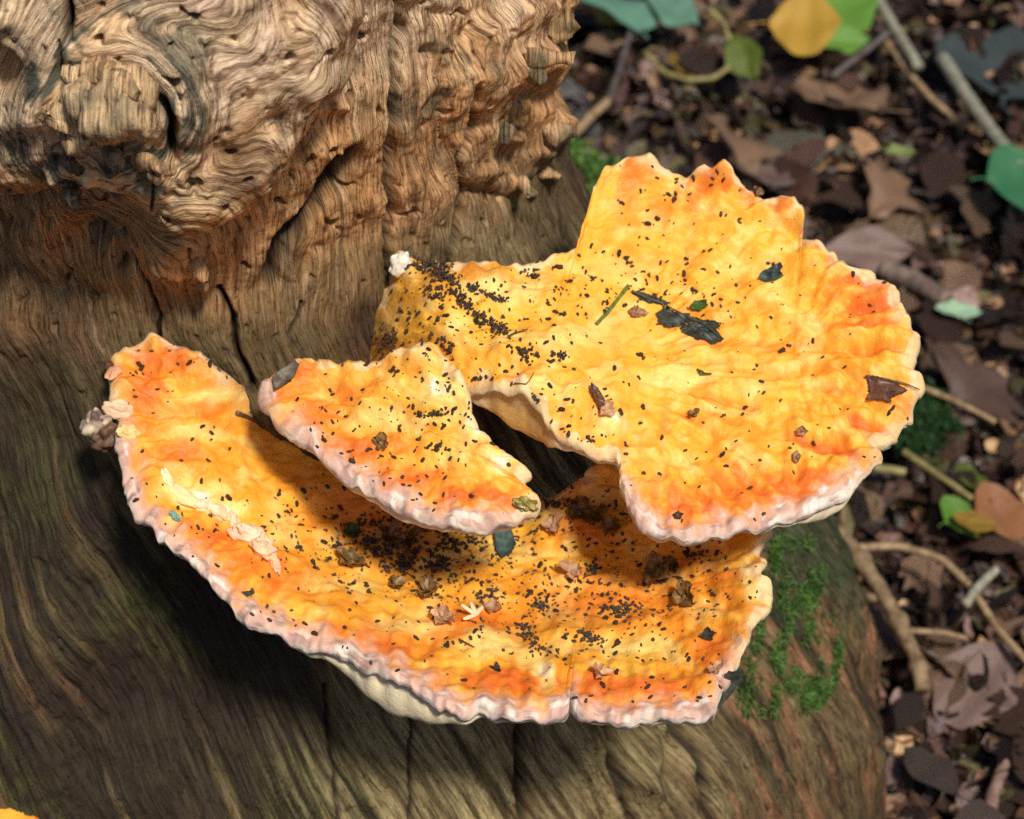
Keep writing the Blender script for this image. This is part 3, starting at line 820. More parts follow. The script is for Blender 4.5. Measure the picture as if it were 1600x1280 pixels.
UPPER = empty('shelf_fungus', (0, 0, 0)); tag(UPPER, 'upper orange shelf fungus, a broad fan fused with a smaller half-round lobe', 'fungus')
LOWER = empty('shelf_fungus', (0, 0, 0)); tag(LOWER, 'lower bowl-shaped orange shelf fungus littered with dark crumbs', 'fungus')
UPN = np.array([0.0, -0.16, 0.987])
capA = make_cap('A', UPPER, A_OUT, A_IN, [(650,470),(780,500),(900,540),(1080,560),(1240,560)], 1050, 170, 100, UPN, 2.6,
    [(815,622,62,17),(770,600,40,6)], [(530,380,640,600)], [(1300,780,60,3)],
    lambda rim: 0.8 + 0.6 * sst(1150, 1400, rim[:, 0]),
    cap_colour([(1140,285,70,26,.75),(1220,325,40,22,.8),(1060,330,80,40,.45),(1290,385,50,18,.6),(1380,470,50,12,.85),(1340,505,70,14,.7),(1320,560,70,16,.65),(1380,545,50,14,.6),
                (1330,600,60,18,.7),(1370,630,50,26,.8),(1300,690,90,22,.75),(1230,760,130,40,.95),(1100,790,90,34,.85),(1040,790,40,30,.6),(1080,650,80,18,.6),(1170,540,90,18,.55),
                (1200,440,90,12,.5),(860,540,40,14,.4),(800,590,30,12,.45),(1350,440,60,10,.75),(720,420,40,14,.4),(1000,270,40,20,.45)],
               [(800,450,90,30,.6),(900,530,110,24,.55),(960,420,60,26,.5),(1060,590,110,22,.6),(1230,570,80,14,.45),(1210,345,20,10,.7),(960,665,26,22,.9),(1130,640,60,14,.5),(628,416,17,18,1.4),(1240,385,40,12,.6),(850,610,40,16,.7),(1245,330,12,12,.9)],
               band=0.6, edge=lambda X, Y: sst(940, 1000, X) * (0.15 + 0.85 * sst(640, 760, Y) * sst(1420, 1300, X)), dirt=((600,500,26,50,.35),(580,545,40,22,.5),(700,425,60,14,.25)),
               valley=lambda X, Y: 0.75 * np.clip(-0.5 * furrow(X, Y, 930, 575, 1080, 1330), -.5, 1)),
    lumps=[(700,455,60,3,.4),(960,668,20,4,.8),(925,640,26,2.5,.7),(1200,352,26,-2.5,.4),(1330,402,60,-2.0,.14),(1390,480,60,-1.8,.14),(1350,520,80,1.6,.14),(1330,575,70,1.8,.16),
           (1310,545,70,-1.6,.14),(1400,600,50,-1.6,.2),(1300,590,26,1.6,.6),(1350,695,50,-3,.2),(1080,770,14,-2.5,2.0),(1045,760,16,2,2),(1000,765,16,2.2,1.5),(870,600,50,2,.5),(628,414,18,5,1.0),(800,545,60,2.0,.4),
           (760,500,60,-2.4,.30),(1140,270,30,3,.8),(1000,262,26,2.5,.8)],
    relief=lambda X, Y, d: furrow(X, Y, 930, 575, 1120, 1330) )
capB = make_cap('B', UPPER, B_OUT, B_IN, [(520,625),(600,650),(700,690)], 640, 120, 200, UPN, 2.8,
    [(640,550,60,6),(560,570,60,8)], [(500,500,735,600)], [(600,790,60,1.5)], lambda rim: 0.45 + 0.3 * (rim[:, 1] < 700),
    cap_colour([(470,580,40,26,.85),(500,640,60,30,.7),(560,700,90,24,.95),(640,750,90,22,1.0),(740,775,90,20,1.0),(800,770,40,16,.8),(545,610,50,24,.55),(440,610,30,30,.7)],
               [(690,610,50,30,.9),(740,660,30,40,1.0),(780,720,30,22,1.0),(620,660,50,24,.6),(660,560,40,16,.7),(680,600,22,16,1.0)], band=0.6, edge=lambda X, Y: 0.08 + 0.92 * np.maximum(sst(-20, 60, (Y - 600) - 0.42 * (X - 405)), sst(440, 415, X)) * sst(835, 790, X)),
    lumps=[(690,605,26,2.5,.8),(650,560,30,2,.7),(690,650,44,-2.4,.2),(760,690,20,1.5,1.0),(600,620,40,1.5,.5)])
capC = make_cap('C', LOWER, C_OUT, C_IN, [(310,660),(420,770),(600,860),(800,900),(1010,930)], 1080, 170, 300, np.array([0.06, -0.18, 0.98]), 2.9,
    [(900,745,60,5)], [(400,600,870,775)], [(612,1055,95,9.5)],
    lambda rim: 0.8 + 0.9 * (rim[:, 0] > 1150) * (rim[:, 1] < 1000) + 0.7 * (rim[:, 0] < 260) * (rim[:, 1] > 620),
    cap_colour([(270,560,70,36,.9),(225,610,40,60,.9),(300,640,90,24,.55),(270,710,60,26,.9),(340,840,50,34,.85),(400,880,60,24,.85),(300,825,60,14,.6),(600,1010,70,26,.85),(560,985,60,16,.7),
                (800,1065,90,20,1.05),(740,970,90,34,.9),(680,980,40,20,1.0),(960,940,160,60,.7),(1000,1070,120,22,1.0),(940,1080,50,20,.9),(930,830,60,30,.75),(1060,830,50,20,.6),(450,900,90,30,.6),
                (560,800,110,46,.6),(1120,900,30,50,.45),(1110,1010,40,40,.6)],
               [(340,620,70,14,.7),(310,680,80,14,.6),(300,770,50,20,1.1),(640,980,80,22,.55),(760,1010,60,26,.7),(850,1050,16,30,1.0),(980,1010,90,20,.6),(840,800,50,20,.5),(780,850,60,30,.5),
                (700,880,60,30,.4),(1170,900,20,50,.7),(920,745,30,20,.6),(350,790,40,14,1.1)], band=0.6, edge=lambda X, Y: 0.15 + 0.85 * np.maximum(sst(40, 120, (Y - 560) - 0.72 * (X - 165)), sst(990, 1060, Y)) * (1 - 0.45 * sst(1100, 1180, X)),
               dirt=((620,860,90,40,.35),(650,840,60,22,.3),(960,780,60,22,.35),(1050,900,30,22,.45),(220,760,16,40,.3),(1150,890,30,40,.18),(880,960,80,30,.22)), amber=0.35),
    lumps=[(860,1050,12,3.5,2.0),(845,1040,20,-3,1.0),(760,1000,50,2.5,.5),(660,1000,26,-3,1.2),(620,980,20,2.5,1.2),(300,645,90,-2.0,.14),(310,625,90,1.6,.12),(190,640,26,-3,.6),(300,790,50,-2.6,.3),(350,830,50,-3,.4),(240,760,20,2.5,1.5),
           (820,970,50,-2.4,.4),(790,940,22,2,.7),(1000,1010,80,-2,.2),(960,980,80,1.6,.2),(1100,905,30,-2.6,.5),(1135,925,24,2.6,.4),(560,840,60,-2,.5)])

# torn flesh, the little curled lobes and a nub that belong to the lower shelf
def lump_mesh(center, axes, seed, amp=0.35, freq=1.6, nseg=40, nring=24):
    q = np.linspace(0, 2 * pi, nseg, endpoint=False); p = np.linspace(0.02, pi - 0.02, nring)
    Q, Pp = np.meshgrid(q, p)
    U = np.stack([np.sin(Pp) * np.cos(Q), np.sin(Pp) * np.sin(Q), np.cos(Pp)], -1)
    k = 1 + amp * fbm3(U[..., 0] * freq, U[..., 1] * freq, U[..., 2] * freq, seed, 2, .4)
    V = (U * k[..., None]).reshape(-1, 3) @ np.asarray(axes) + center
    return V, grid_faces(nring, nseg, True)

def frame_at(key, px, py, ang_px):
    """surface frame: centre, tangent along an image direction, side, normal"""
    p, n = surf(key, px, py)
    e = surf(key, px + 14 * cos(ang_px), py + 14 * sin(ang_px))[0] - p
    e = e - n * (e @ n); e /= np.linalg.norm(e) + 1e-12
    s = np.cross(n, e)
    return p, e, s, n

def flesh(name, key, px, py, ang, ln, wd, ht, seed, base, amp=.4, lift=0.3, freq=1.8, parent=LOWER, label=None):
    p, e, s, n = frame_at(key, px, py, ang)
    V, F = lump_mesh(p + n * ht * lift * 0.001, [e * ln * .001, s * wd * .001, n * ht * .001], seed, amp, freq)
    me = mesh_from(name, V, F)
    k = fbm3(V[:, 0] * 240, V[:, 1] * 240, V[:, 2] * 240, seed + 3, 2)
    set_col(me, 'col', np.clip(base * (1 + .25 * k)[:, None], 0, 1))
    o = link(name, me, FUNGUS, parent)
    if label: o['label'] = label
    return o
flesh('torn_flesh', 'C', 385, 838, .55, 7, 4.2, 3.2, 1, srgb(246, 206, 172), .42, .4, 1.5, label='pale pink torn flesh of the lower shelf')
flesh('torn_flesh', 'C', 408, 862, .8, 6, 3.6, 3.0, 2, srgb(246, 200, 160), .42, .4, 1.5)
flesh('torn_flesh', 'C', 428, 884, 1.2, 4, 1.6, 1.8, 3, srgb(244, 190, 150), .5, .5, 2.2)
flesh('torn_flesh', 'C', 340, 800, .3, 6, 3, 2, 4, srgb(248, 222, 180), .42, .3, 1.5)
flesh('torn_flesh', 'C', 285, 775, .6, 7, 3, 1.7, 5, srgb(248, 220, 160), .42, .2, 1.5)
flesh('torn_flesh', 'C', 262, 752, .9, 5, 2.4, 1.6, 15, srgb(250, 224, 176), .42, .2, 1.5)
flesh('torn_flesh', 'C', 318, 790, .2, 5, 2.6, 1.8, 16, srgb(248, 214, 176), .42, .3, 1.5)
flesh('torn_flesh', 'C', 364, 815, .9, 4, 2.2, 2.0, 17, srgb(246, 204, 168), .42, .4, 1.5)
flesh('torn_flesh', 'C', 396, 842, .5, 8, 2.4, 3.4, 18, srgb(248, 212, 180), .42, .4, 1.5)
flesh('margin_lobe', 'C', 188, 640, 2.6, 7, 4.0, 2.0, 6, srgb(232, 196, 164), .35, .1, 1.5)
flesh('margin_lobe', 'C', 178, 584, 2.2, 4.5, 3.0, 1.8, 7, srgb(226, 166, 128), .3, .2, 1.5)
flesh('margin_lobe', 'C', 200, 676, .2, 5, 3, 1.6, 8, srgb(240, 206, 140), .4, .2, 1.6)
def side_lobe():
    P0 = at_z(152, 668, .412)
    V, F = lump_mesh(P0, [np.array([.0058, -.001, .002]), np.array([.001, .0045, .0]), np.array([-.001, 0, .0072])], 12, .5, 1.7)
    me = mesh_from('margin_lobe', V, F)
    k = sst(-.1, .5, fbm3(V[:, 0] * 160, V[:, 1] * 160, V[:, 2] * 160, 5, 2))[:, None]
    set_col(me, 'col', srgb(206, 186, 160) * (1 - k) + srgb(110, 92, 84) * k)
    link('margin_lobe', me, FUNGUS, LOWER)
    P1 = at_z(163, 682, .409)
    V, F = lump_mesh(P1, [np.array([.006, 0, 0.001]), np.array([0, .005, 0]), np.array([0, 0, .0065])], 13, .5, 1.9)
    me = mesh_from('margin_lobe', V, F); set_col(me, 'col', np.ones((len(V), 3)) * srgb(110, 82, 64)); link('margin_lobe', me, FUNGUS, LOWER)
side_lobe()
flesh('nub', 'C', 172, 572, 2.4, 2.2, 2.0, 2.0, 9, srgb(96, 62, 48), .3, 1.1, 1.5, label='small brown nub on the upturned margin')
flesh('mycelium_tuft', 'A', 628, 414, -1.0, 5.5, 3.6, 4.4, 10, srgb(232, 226, 212), .4, .2, 1.5, UPPER, 'white felty tuft where the neck leaves the wood')

# a sliver of a third shelf at the foot of the stump, by the picture's corner
def corner_shelf():
    e = empty('shelf_fungus', (0, 0, 0)); tag(e, 'small orange shelf fungus low on the dark side of the stump', 'fungus')
    p, n = trunk_at(8, 1262)
    ctr = p + n * 0.004 + np.array([-0.004, 0, -0.010])
    V, F = lump_mesh(ctr, [np.array([.022, .002, 0]), np.array([0, .02, .003]), np.array([0, -.002, .0065])], 31, .25, 1.6)
    me = mesh_from('cap', V, F); k = sst(.3, .9, np.hypot(V[:, 0] - ctr[0], V[:, 1] - ctr[1]) / .022)[:, None]
    set_col(me, 'col', YEL * (1 - k) + ORG * k); link('cap', me, FUNGUS, e)
corner_shelf()

# ------------------------------------------------------------------ litter on the shelves
def frag_mesh(key, poly, lift, curl=0.0, rings=5, thick=0.00025, per=6, seed=0, drape=1.0):
    """thin leaf piece with an outline given over the cap's surface"""
    poly = np.asarray(poly, float)
    q = np.vstack([poly, poly[:1]])
    pts = np.vstack([q[i] + (q[i + 1] - q[i]) * t for i in range(len(poly)) for t in np.linspace(0, 1, per, endpoint=False)[:, None]])
    c = poly.mean(0); m = len(pts)
    p0, n0 = surf(key, *c)
    V = [];
    for k in range(rings + 1):
        f = k / rings
        for (a, b) in c + (pts - c) * f:
            P, n = surf(key, a, b)
            fl = at_z(a, b, p0[2])
            P = P * drape + (p0 + (fl - p0) - n0 * ((fl - p0) @ n0)) * (1 - drape)
            h = lift + curl * f * f + 0.00035 * float(n2(a / 9, b / 9, seed))
            V.append(P + n0 * h)
    V = np.array(V); n1 = len(V)
    F = grid_faces(rings + 1, m, True)
    V2 = np.vstack([V, V - n0 * thick])
    j = np.arange(m); o = rings * m; j2 = (j + 1) % m
    side = np.stack([o + j2, o + j, n1 + o + j, n1 + o + j2], 1)
    return mesh_from('leaf', V2, np.vstack([F, F[:, ::-1] + n1, side]))

def frag(name, label, key, poly, mat, lift=0.0006, curl=0.0, cat='leaf fragment', **kw):
    o = link(name, frag_mesh(key, poly, lift, curl, **kw), mat)
    tag(o, label, cat); return o

def stem_on(name, key, pts, r_mm, mat, lift=None, parent=None, label=None, cat=None, taper=.6, extra=0.0):
    P = []
    for (a, b) in pts:
        p, n = surf(key, a, b); P.append(p + n * (r_mm * .001 * .8 + extra))
    P = np.array(P); tt = np.linspace(0, len(P) - 1, 5 * len(P))
    path = np.stack([np.interp(tt, np.arange(len(P)), P[:, i]) for i in range(3)], 1)
    V, F = blob_tube(path, r_mm * .001 * np.linspace(1, taper, len(path)), 9, .18, 3, 400)
    o = link(name, mesh_from(name, V, F), mat, parent)
    if label: tag(o, label, cat)
    return o

lf = frag('leaf_fragment', 'dark torn leaf blade with ragged lobes on the broad upper fan', 'A',
     [(1022,490),(1036,482),(1056,488),(1072,490),(1082,496),(1100,500),(1118,502),(1124,509),(1116,514),(1130,530),(1112,538),(1098,530),(1084,528),(1066,520),(1060,512),(1068,506),(1052,504),(1044,512),(1030,506)], LEAFDARK, 0.0009, 0.0006)
stem_on('midrib', 'A', [(984,458),(1005,468),(1030,476),(1062,492),(1096,508),(1126,528)], .45, LEAFDARK, parent=lf, extra=.0010)
b2 = frag_mesh('A', [(984,458),(998,456),(1020,464),(1048,474),(1040,478),(1012,474)], .0006, 0); link('stalk_blade', b2, LEAFDARK, lf)
stem_on('grass_stem', 'A', [(980,449),(962,472),(946,492),(931,509)], .85, STEMGREEN, label='short cut green stem lying on the broad upper fan', cat='stem', taper=.9, extra=.0004)
frag('leaf_fragment', 'grey green notched leaf piece on the broad upper fan', 'A', [(1187,436),(1192,426),(1204,420),(1222,410),(1226,416),(1222,424),(1228,432),(1214,438),(1200,440)], LEAFGREY, .0012, .0010)
frag('leaf_fragment', 'small bright green leaf bit beside the dark torn blade', 'A', [(1076,480),(1084,472),(1102,470),(1104,480),(1092,488),(1080,486)], LEAFGREEN, .0012, .0010)
frag('leaf_fragment', 'tiny green leaf sliver below the dark torn blade', 'A', [(1088,574),(1098,580),(1114,584),(1100,587),(1091,583)], LEAFGREEN, .0008, .0006)
mr = frag('leaf_fragment', 'maroon triangular leaf tip at the fan margin', 'A', [(1356,588),(1372,590),(1400,600),(1420,612),(1404,618),(1392,624),(1394,631),(1380,626),(1356,626),(1361,612)], LEAFMAROON, .0010, .0008)
stem_on('midrib', 'A', [(1354,586),(1384,592),(1415,606),(1432,612)], .5, STEMBROWN, parent=mr, extra=.0012)
frag('leaf_fragment', 'half green leaf with a pale vein standing in the lower bowl', 'C', [(770,819),(786,816),(798,834),(806,854),(800,866),(784,876),(775,864),(771,840)], LEAFGREY, .0020, .0012, drape=.6)
frag('leaf_fragment', 'star-shaped dark leaf scrap near the right margin of the bowl', 'C', [(1092,998),(1102,992),(1106,983),(1112,990),(1121,994),(1114,1000),(1115,1005),(1104,1004)], LEAFDARK, .0010, .0006)
frag('leaf_fragment', 'small dark leaf scrap near the front margin of the bowl', 'C', [(764,1044),(774,1045),(777,1038),(782,1046),(784,1054),(776,1050)], LEAFDARK, .0008, .0005)
frag('leaf_fragment', 'olive leaf scrap among the dark crumbs of the bowl', 'C', [(530,838),(538,820),(552,824),(560,836),(548,842)], LEAFGREEN, .0012, .0014)
frag('leaf_fragment', 'tiny dark leaf scrap on the left wall of the bowl', 'C', [(376,928),(388,926),(394,920),(396,930),(386,935)], LEAFDARK, .0009, .0005)
frag('leaf_fragment', 'reddish leaf speck near the front margin of the upper fan', 'A', [(1048,806),(1056,801),(1064,806),(1060,814),(1052,812)], LEAFMAROON, .0009, .0006)
frag('leaf_fragment', 'curled brown bud scale on the neck of the upper fan', 'A', [(914,600),(921,604),(934,620),(940,634),(930,638),(922,626),(915,612)], LEAFMAROON, .0022, .0006)
frag('leaf_fragment', 'grey withered leaf caught on the tip of the half-round lobe', 'B', [(424,590),(440,580),(458,566),(466,574),(460,590),(446,602),(428,612)], simple_mat('withered', (.06,.05,.035), (.20,.17,.12), 300, .6, .4, .0006), .0016, .0014, drape=.7)
frag('leaf_fragment', 'orange brown petal beside the green stem on the fan', 'A', [(978,486),(988,480),(996,482),(1010,492),(996,496),(984,496)], PALEHUSK, .0010, .0014)
frag('leaf_fragment', 'tan scale near the front of the broad fan', 'A', [(1246,668),(1256,664),(1264,672),(1258,680),(1247,678)], PALEHUSK, .0009, .0012)
frag('leaf_fragment', 'pale torn scale below the tan scale on the broad fan', 'A', [(1239,712),(1246,708),(1252,718),(1246,728),(1240,724)], PALEHUSK, .0009, .0012)
stem_on('twig_piece', 'C', [(368,645),(384,652),(402,662)], 1.0, STEMBROWN, label='short brown twig piece on the left wing of the bowl', cat='twig', taper=.6)
stem_on('twig_piece', 'A', [(790,530),(802,525),(815,519),(828,520)], .42, STEMBROWN, label='thin twig at the end of the dark crumb trail', cat='twig', extra=.0012)
stem_on('fibre', 'A', [(806,600),(818,604),(828,596),(834,584)], .3, STEMBROWN, label='hair-thin curved fibre on the neck of the fan', cat='fibre', extra=.0006)
stem_on('twig_piece', 'C', [(720,1006),(716,1000),(740,1012)], .45, STEMBROWN, label='thin brown stalk on the front of the bowl', cat='twig')
fr = flesh('lichen_crumb', 'C', 272, 808, .4, 2.4, 1.4, 1.2, 21, srgb(120, 180, 160), .6, .6, 2.2, None); fr.data.materials[0] = TEAL
tag(fr, 'teal lichen crumb on the left margin of the bowl', 'lichen')

def husk(key, px, py, size, seed, label, mat=HUSK, petals=5, cat='seed husk'):
    """crumpled dry flower or seed husk: curled petals round a small core"""
    r = np.random.default_rng(seed)
    p, n = surf(key, px, py)
    root = empty('seed_husk', p); tag(root, label, cat)
    V, F = lump_mesh(n * .0008 * size, np.eye(3) * .0012 * size, seed, .5, 2.0, 16, 10)
    link('core', mesh_from('core', V, F), mat, root)
    t = np.cross(n, [.3, .9, .1]); t /= np.linalg.norm(t); b = np.cross(n, t)
    for k in range(petals):
        a = 2 * pi * k / petals + r.uniform(-.4, .4)
        d = cos(a) * t + sin(a) * b; s = np.cross(n, d)
        L = .0036 * size * r.uniform(.7, 1.25); W = .0019 * size * r.uniform(.7, 1.2); lift = r.uniform(.3, 1.1)
        u = np.linspace(0, 1, 7); vv = np.linspace(-1, 1, 6)
        U, Vv = np.meshgrid(u, vv, indexing='ij')
        wd = np.sin(np.pi * (0.12 + 0.80 * U)) * W
        hgt = lift * L * np.sin(U * 1.9) * .8 + (Vv ** 2) * W * .7 + .0004 * n2(U * 3 + seed, Vv * 2, k) * size
        P = (U * L)[..., None] * d + (Vv * wd)[..., None] * s + (hgt + .0004)[..., None] * n
        link('petal', mesh_from('petal', P.reshape(-1, 3), grid_faces(7, 6)), mat, root)
    return root
husk('C', 548, 884, 1.5, 1, 'olive brown husk at the left end of the dark crumb heap', petals=6)
husk('C', 670, 932, 1.45, 2, 'brown rosette husk below the dark crumb heap', petals=7)
husk('C', 612, 918, 1.1, 3, 'small husk wedged in the dark crumbs of the bowl')
husk('C', 905, 806, 1.5, 4, 'tan husk under the notch between the upper lobes', petals=6)
husk('C', 868, 824, 1.2, 5, 'flattened straw-coloured husk near the green half leaf', PALEHUSK)
husk('C', 935, 812, 1.4, 6, 'brown husk in the shade of the broad fan')
husk('C', 965, 826, 1.2, 7, 'dark husk deepest under the broad fan')
husk('C', 895, 898, 1.3, 8, 'pale-lipped husk in the middle of the bowl', PALEHUSK, 4)
husk('C', 1030, 895, 1.6, 9, 'large brown papery husk right of the bowl centre', petals=6)
husk('C', 1072, 935, 1.5, 10, 'veined brown husk by the right margin fold', petals=5)
husk('C', 1050, 888, 1.2, 11, 'round dark husk leaning on the papery husk')
husk('C', 693, 972, 1.35, 12, 'pinkish husk on the orange front of the bowl', PALEHUSK, 5)
husk('C', 930, 1056, 1.2, 13, 'torn orange husk on the front right of the bowl', PALEHUSK, 4)
husk('C', 775, 955, 1.0, 14, 'small straw husk left of the bowl centre', PALEHUSK, 4)
husk('C', 600, 838, 1.4, 15, 'brown husk shaded by the half-round lobe', petals=6)
husk('C', 640, 846, 1.3, 16, 'dark husk on top of the crumb heap', petals=5)
husk('C', 1120, 1052, 1.0, 17, 'frayed husk at the right front margin', PALEHUSK, 4)
husk('B', 597, 693, 1.0, 18, 'red brown seed on the half-round lobe', HUSK, 4)
husk('A', 940, 640, 1.0, 19, 'straw-coloured husk beside the bud scale', PALEHUSK, 4)
husk('A', 1182, 300, .8, 20, 'little brown knobbed husk on the far margin of the fan', HUSK, 4)
husk('A', 1085, 650, .8, 22, 'brown torn husk on the orange middle of the fan', HUSK, 3)
sn = flesh('snail_shell', 'B', 820, 792, .2, 4.6, 3.2, 2.4, 23, srgb(150, 130, 50), .5, .5, 2.2, None)
sn.data.materials[0] = simple_mat('olive_gall', (.16, .12, .02), (.42, .34, .10), 300, .35, .5, .0004); sn.name = 'plant_gall'
tag(sn, 'olive yellow gall on the tip of the half-round lobe', 'plant gall')
def star_petals():
    p, e, s, n = frame_at('C', 742, 965, 0)
    root = empty('fallen_flower', p); tag(root, 'pale star-shaped fallen flower on the orange bowl', 'flower')
    for k, a in enumerate((.6, 1.35, 2.1, 3.3)):
        d = cos(a) * e + sin(a) * s; q = np.cross(n, d)
        V, F = lump_mesh(d * .0035 + n * .0012, [d * .0040, q * .0010, n * .0007], 40 + k, .25, 2, 14, 12)
        me = mesh_from('petal', V, F); set_col(me, 'col', np.ones((len(V), 3)) * srgb(250, 214, 170)); link('petal', me, FUNGUS, root)
star_petals()
def hanging_leaf():
    base = at_z(1142, 1046, .377)
    path = np.array([base + np.array([.001, -.002, .002]), at_z(1146, 1062, .372), at_z(1133, 1088, .366), at_z(1122, 1104, .362)])
    tt = np.linspace(0, 3, 14); c = np.stack([np.interp(tt, np.arange(4), path[:, i]) for i in range(3)], 1)
    wd = np.interp(tt, [0, .5, 1.4, 2.4, 3], [.002, .0038, .0032, .0018, .0006])
    rows = []
    for i in range(14):
        for v in np.linspace(-1, 1, 6): rows.append(c[i] + np.array([v * wd[i], 0, 0.4 * v * wd[i]]) + np.array([0, -.0012 * (1 - v * v), 0]))
    V = np.array(rows); F = grid_faces(14, 6)
    V2 = np.vstack([V, V + np.array([0, .0003, 0])]); n1 = len(V)
    root = empty('hanging_leaf', base); tag(root, 'narrow dark green leaf hanging off the right front margin', 'leaf')
    o = link('blade', mesh_from('blade', V2, np.vstack([F, F[:, ::-1] + n1])), LEAFDARK, root); o.location = -Vector(base)
    st = np.array([path[3], at_z(1116, 1118, .358), at_z(1111, 1132, .354)])
    V, F = blob_tube(st, [.0005, .0004, .0002], 8); o = link('stalk', mesh_from('stalk', V, F), simple_mat('pale_stalk', (.3, .26, .14), (.5, .45, .3)), root); o.location = -Vector(base)
hanging_leaf()

# ---- dark pellets
def pellet_mesh(seed):
    r = np.random.default_rng(seed)
    L = 1.0; n = 6
    path = np.stack([np.linspace(-.5, .5, 5), .06 * np.sin(np.linspace(0, 3, 5)) * r.uniform(-1, 1), np.zeros(5)], 1)
    V, F = blob_tube(path, np.array([.16, .24, .26, .24, .17]) * r.uniform(.85, 1.2), n, .5, seed, 3.0)
    me = mesh_from('frass_pellet', V, F); me.materials.append(PELLET)
    return me, V, F
PEL = [pellet_mesh(50 + i) for i in range(7)]

def scatter(key, spec, seed):
    r = np.random.default_rng(seed); out = []
    o = CAPS[key]['out']; poly = [(a, b) for a, b in o[::8, :2]]
    for (cx, cy, rx, ry, n, kind) in spec:
        k = 0
        while k < n:
            if kind == 'g': x, y = r.normal(cx, rx), r.normal(cy, ry)
            else: x, y = r.uniform(cx - rx, cx + rx), r.uniform(cy - ry, cy + ry)
            if inside(np.array(x), np.array(y), poly): out.append((x, y)); k += 1
            elif r.uniform() < .3: k += 1
    return out
SPEC = {
 'A': [(1000,440,110,55,45,'g'),(680,500,60,40,55,'g'),(900,480,120,60,60,'g'),(1080,300,120,50,38,'u'),(1250,560,180,180,60,'u'),(880,630,70,40,35,'g'),(1080,470,40,20,22,'g'),
       (1050,640,200,120,30,'u'),(1100,780,100,40,8,'u'),(990,430,70,30,25,'g')],
 'B': [(600,650,120,60,62,'g'),(690,680,40,70,34,'g'),(640,720,100,40,18,'u'),(680,590,40,30,14,'g')],
 'C': [(630,850,95,42,230,'g'),(900,920,130,60,200,'g'),(880,790,70,30,50,'g'),(740,880,80,50,60,'g'),(320,700,130,140,58,'u'),(560,960,200,60,36,'u'),(1000,1040,120,60,36,'u'),
       (1080,900,60,70,40,'u'),(480,830,70,70,45,'u'),(820,960,120,30,50,'g'),(280,560,70,24,14,'u'),(950,960,60,30,40,'g'),(700,1050,160,30,14,'u')]}
where = {'A': 'broad upper fan', 'B': 'half-round middle lobe', 'C': 'lower bowl'}
def zone(key, x, y):
    if key == 'A':
        if x < 800: return 'neck of the broad upper fan'
        if y < 370: return 'far margin of the broad upper fan'
        if x > 1280: return 'furrowed margin of the broad upper fan'
        if y > 700: return 'orange front edge of the broad upper fan'
        return 'middle of the broad upper fan' if x > 960 else 'hollow between neck and broad upper fan'
    if key == 'B': return 'half-round middle lobe, ' + ('pale side by the gap' if x > 640 else 'orange side by its tip')
    if x < 430: return 'upturned wing of the lower bowl'
    if y > 1000: return 'orange front rim of the lower bowl'
    if x > 1040: return 'scalloped side of the lower bowl'
    return 'shaded floor of the lower bowl' if y < 880 else 'open sunlit floor of the lower bowl'
allp = []
rp = np.random.default_rng(77)
for key in 'ABC':
    for (x, y) in scatter(key, SPEC[key], {'A': 1, 'B': 2, 'C': 3}[key]):
        ln = rp.choice([1.0, 1.6, 2.1, 2.7], p=[.27, .35, .26, .12]) * rp.uniform(.85, 1.15)
        allp.append((ln, key, x, y))
allp.sort(key=lambda q: -q[0])
crumbV = {k: [] for k in 'ABC'}; crumbF = {k: [] for k in 'ABC'}; crumbN = {k: 0 for k in 'ABC'}
def add_crumb(key, i, M, p):
    V = PEL[i][1] @ M + p
    F = PEL[i][2]
    F3 = np.vstack([np.stack([F[0][:, 0], F[0][:, 1], F[0][:, 2]], 1), np.stack([F[0][:, 0], F[0][:, 2], F[0][:, 3]], 1), F[1]]) + crumbN[key]
    crumbV[key].append(V); crumbF[key].append(F3); crumbN[key] += len(V)
from mathutils import Matrix
for idx, (ln, key, x, y) in enumerate(allp):
    p, n = surf(key, x, y)
    d = rp.normal(size=3); d -= n * (d @ n); d /= np.linalg.norm(d); s = np.cross(n, d)
    tilt = rp.normal(0, .18); d2 = d * cos(tilt) + n * sin(tilt); n2v = n * cos(tilt) - d * sin(tilt)
    sz = ln * .001; wdt = sz * rp.uniform(.8, 1.25)
    M = np.array([d2 * sz, s * wdt, n2v * wdt]); pos = p + n * wdt * .17
    i = idx % len(PEL)
    if idx < 300:
        o = bpy.data.objects.new('frass_pellet', PEL[i][0]); C.objects.link(o)
        m4 = Matrix([[M[0][r], M[1][r], M[2][r], pos[r]] for r in range(3)] + [[0, 0, 0, 1]])
        o.matrix_world = m4
        zn = zone(key, x, y)
        tag(o, 'dark brown insect dropping on the ' + zn, 'dropping', 'droppings on the ' + zn)
    else: add_crumb(key, i, M, pos)
# fine dust between the droppings
rd = np.random.default_rng(55)
for key, (cx_, cy_, sx_, sy_, n_) in [('C', (650, 860, 120, 45, 330)), ('C', (900, 930, 130, 60, 300)), ('C', (900, 800, 80, 25, 90)), ('A', (740, 500, 90, 50, 170)), ('A', (1000, 470, 150, 90, 120)), ('B', (650, 660, 90, 60, 90)), ('C', (400, 780, 120, 120, 90))]:
    poly_ = [(a, b) for a, b in CAPS[key]['out'][::8, :2]]
    for k in range(n_):
        x, y = rd.normal(cx_, sx_), rd.normal(cy_, sy_)
        if not inside(np.array(x), np.array(y), poly_): continue
        p, nn = surf(key, x, y); Q, _ = np.linalg.qr(rd.normal(size=(3, 3))); z_ = .001 * rd.choice([.45, .7, 1.0, 1.6], p=[.4, .3, .2, .1])
        add_crumb(key, k % 7, Q * np.array([[z_], [z_ * 1.5], [z_ * 1.5]]), p + nn * z_ * .12)
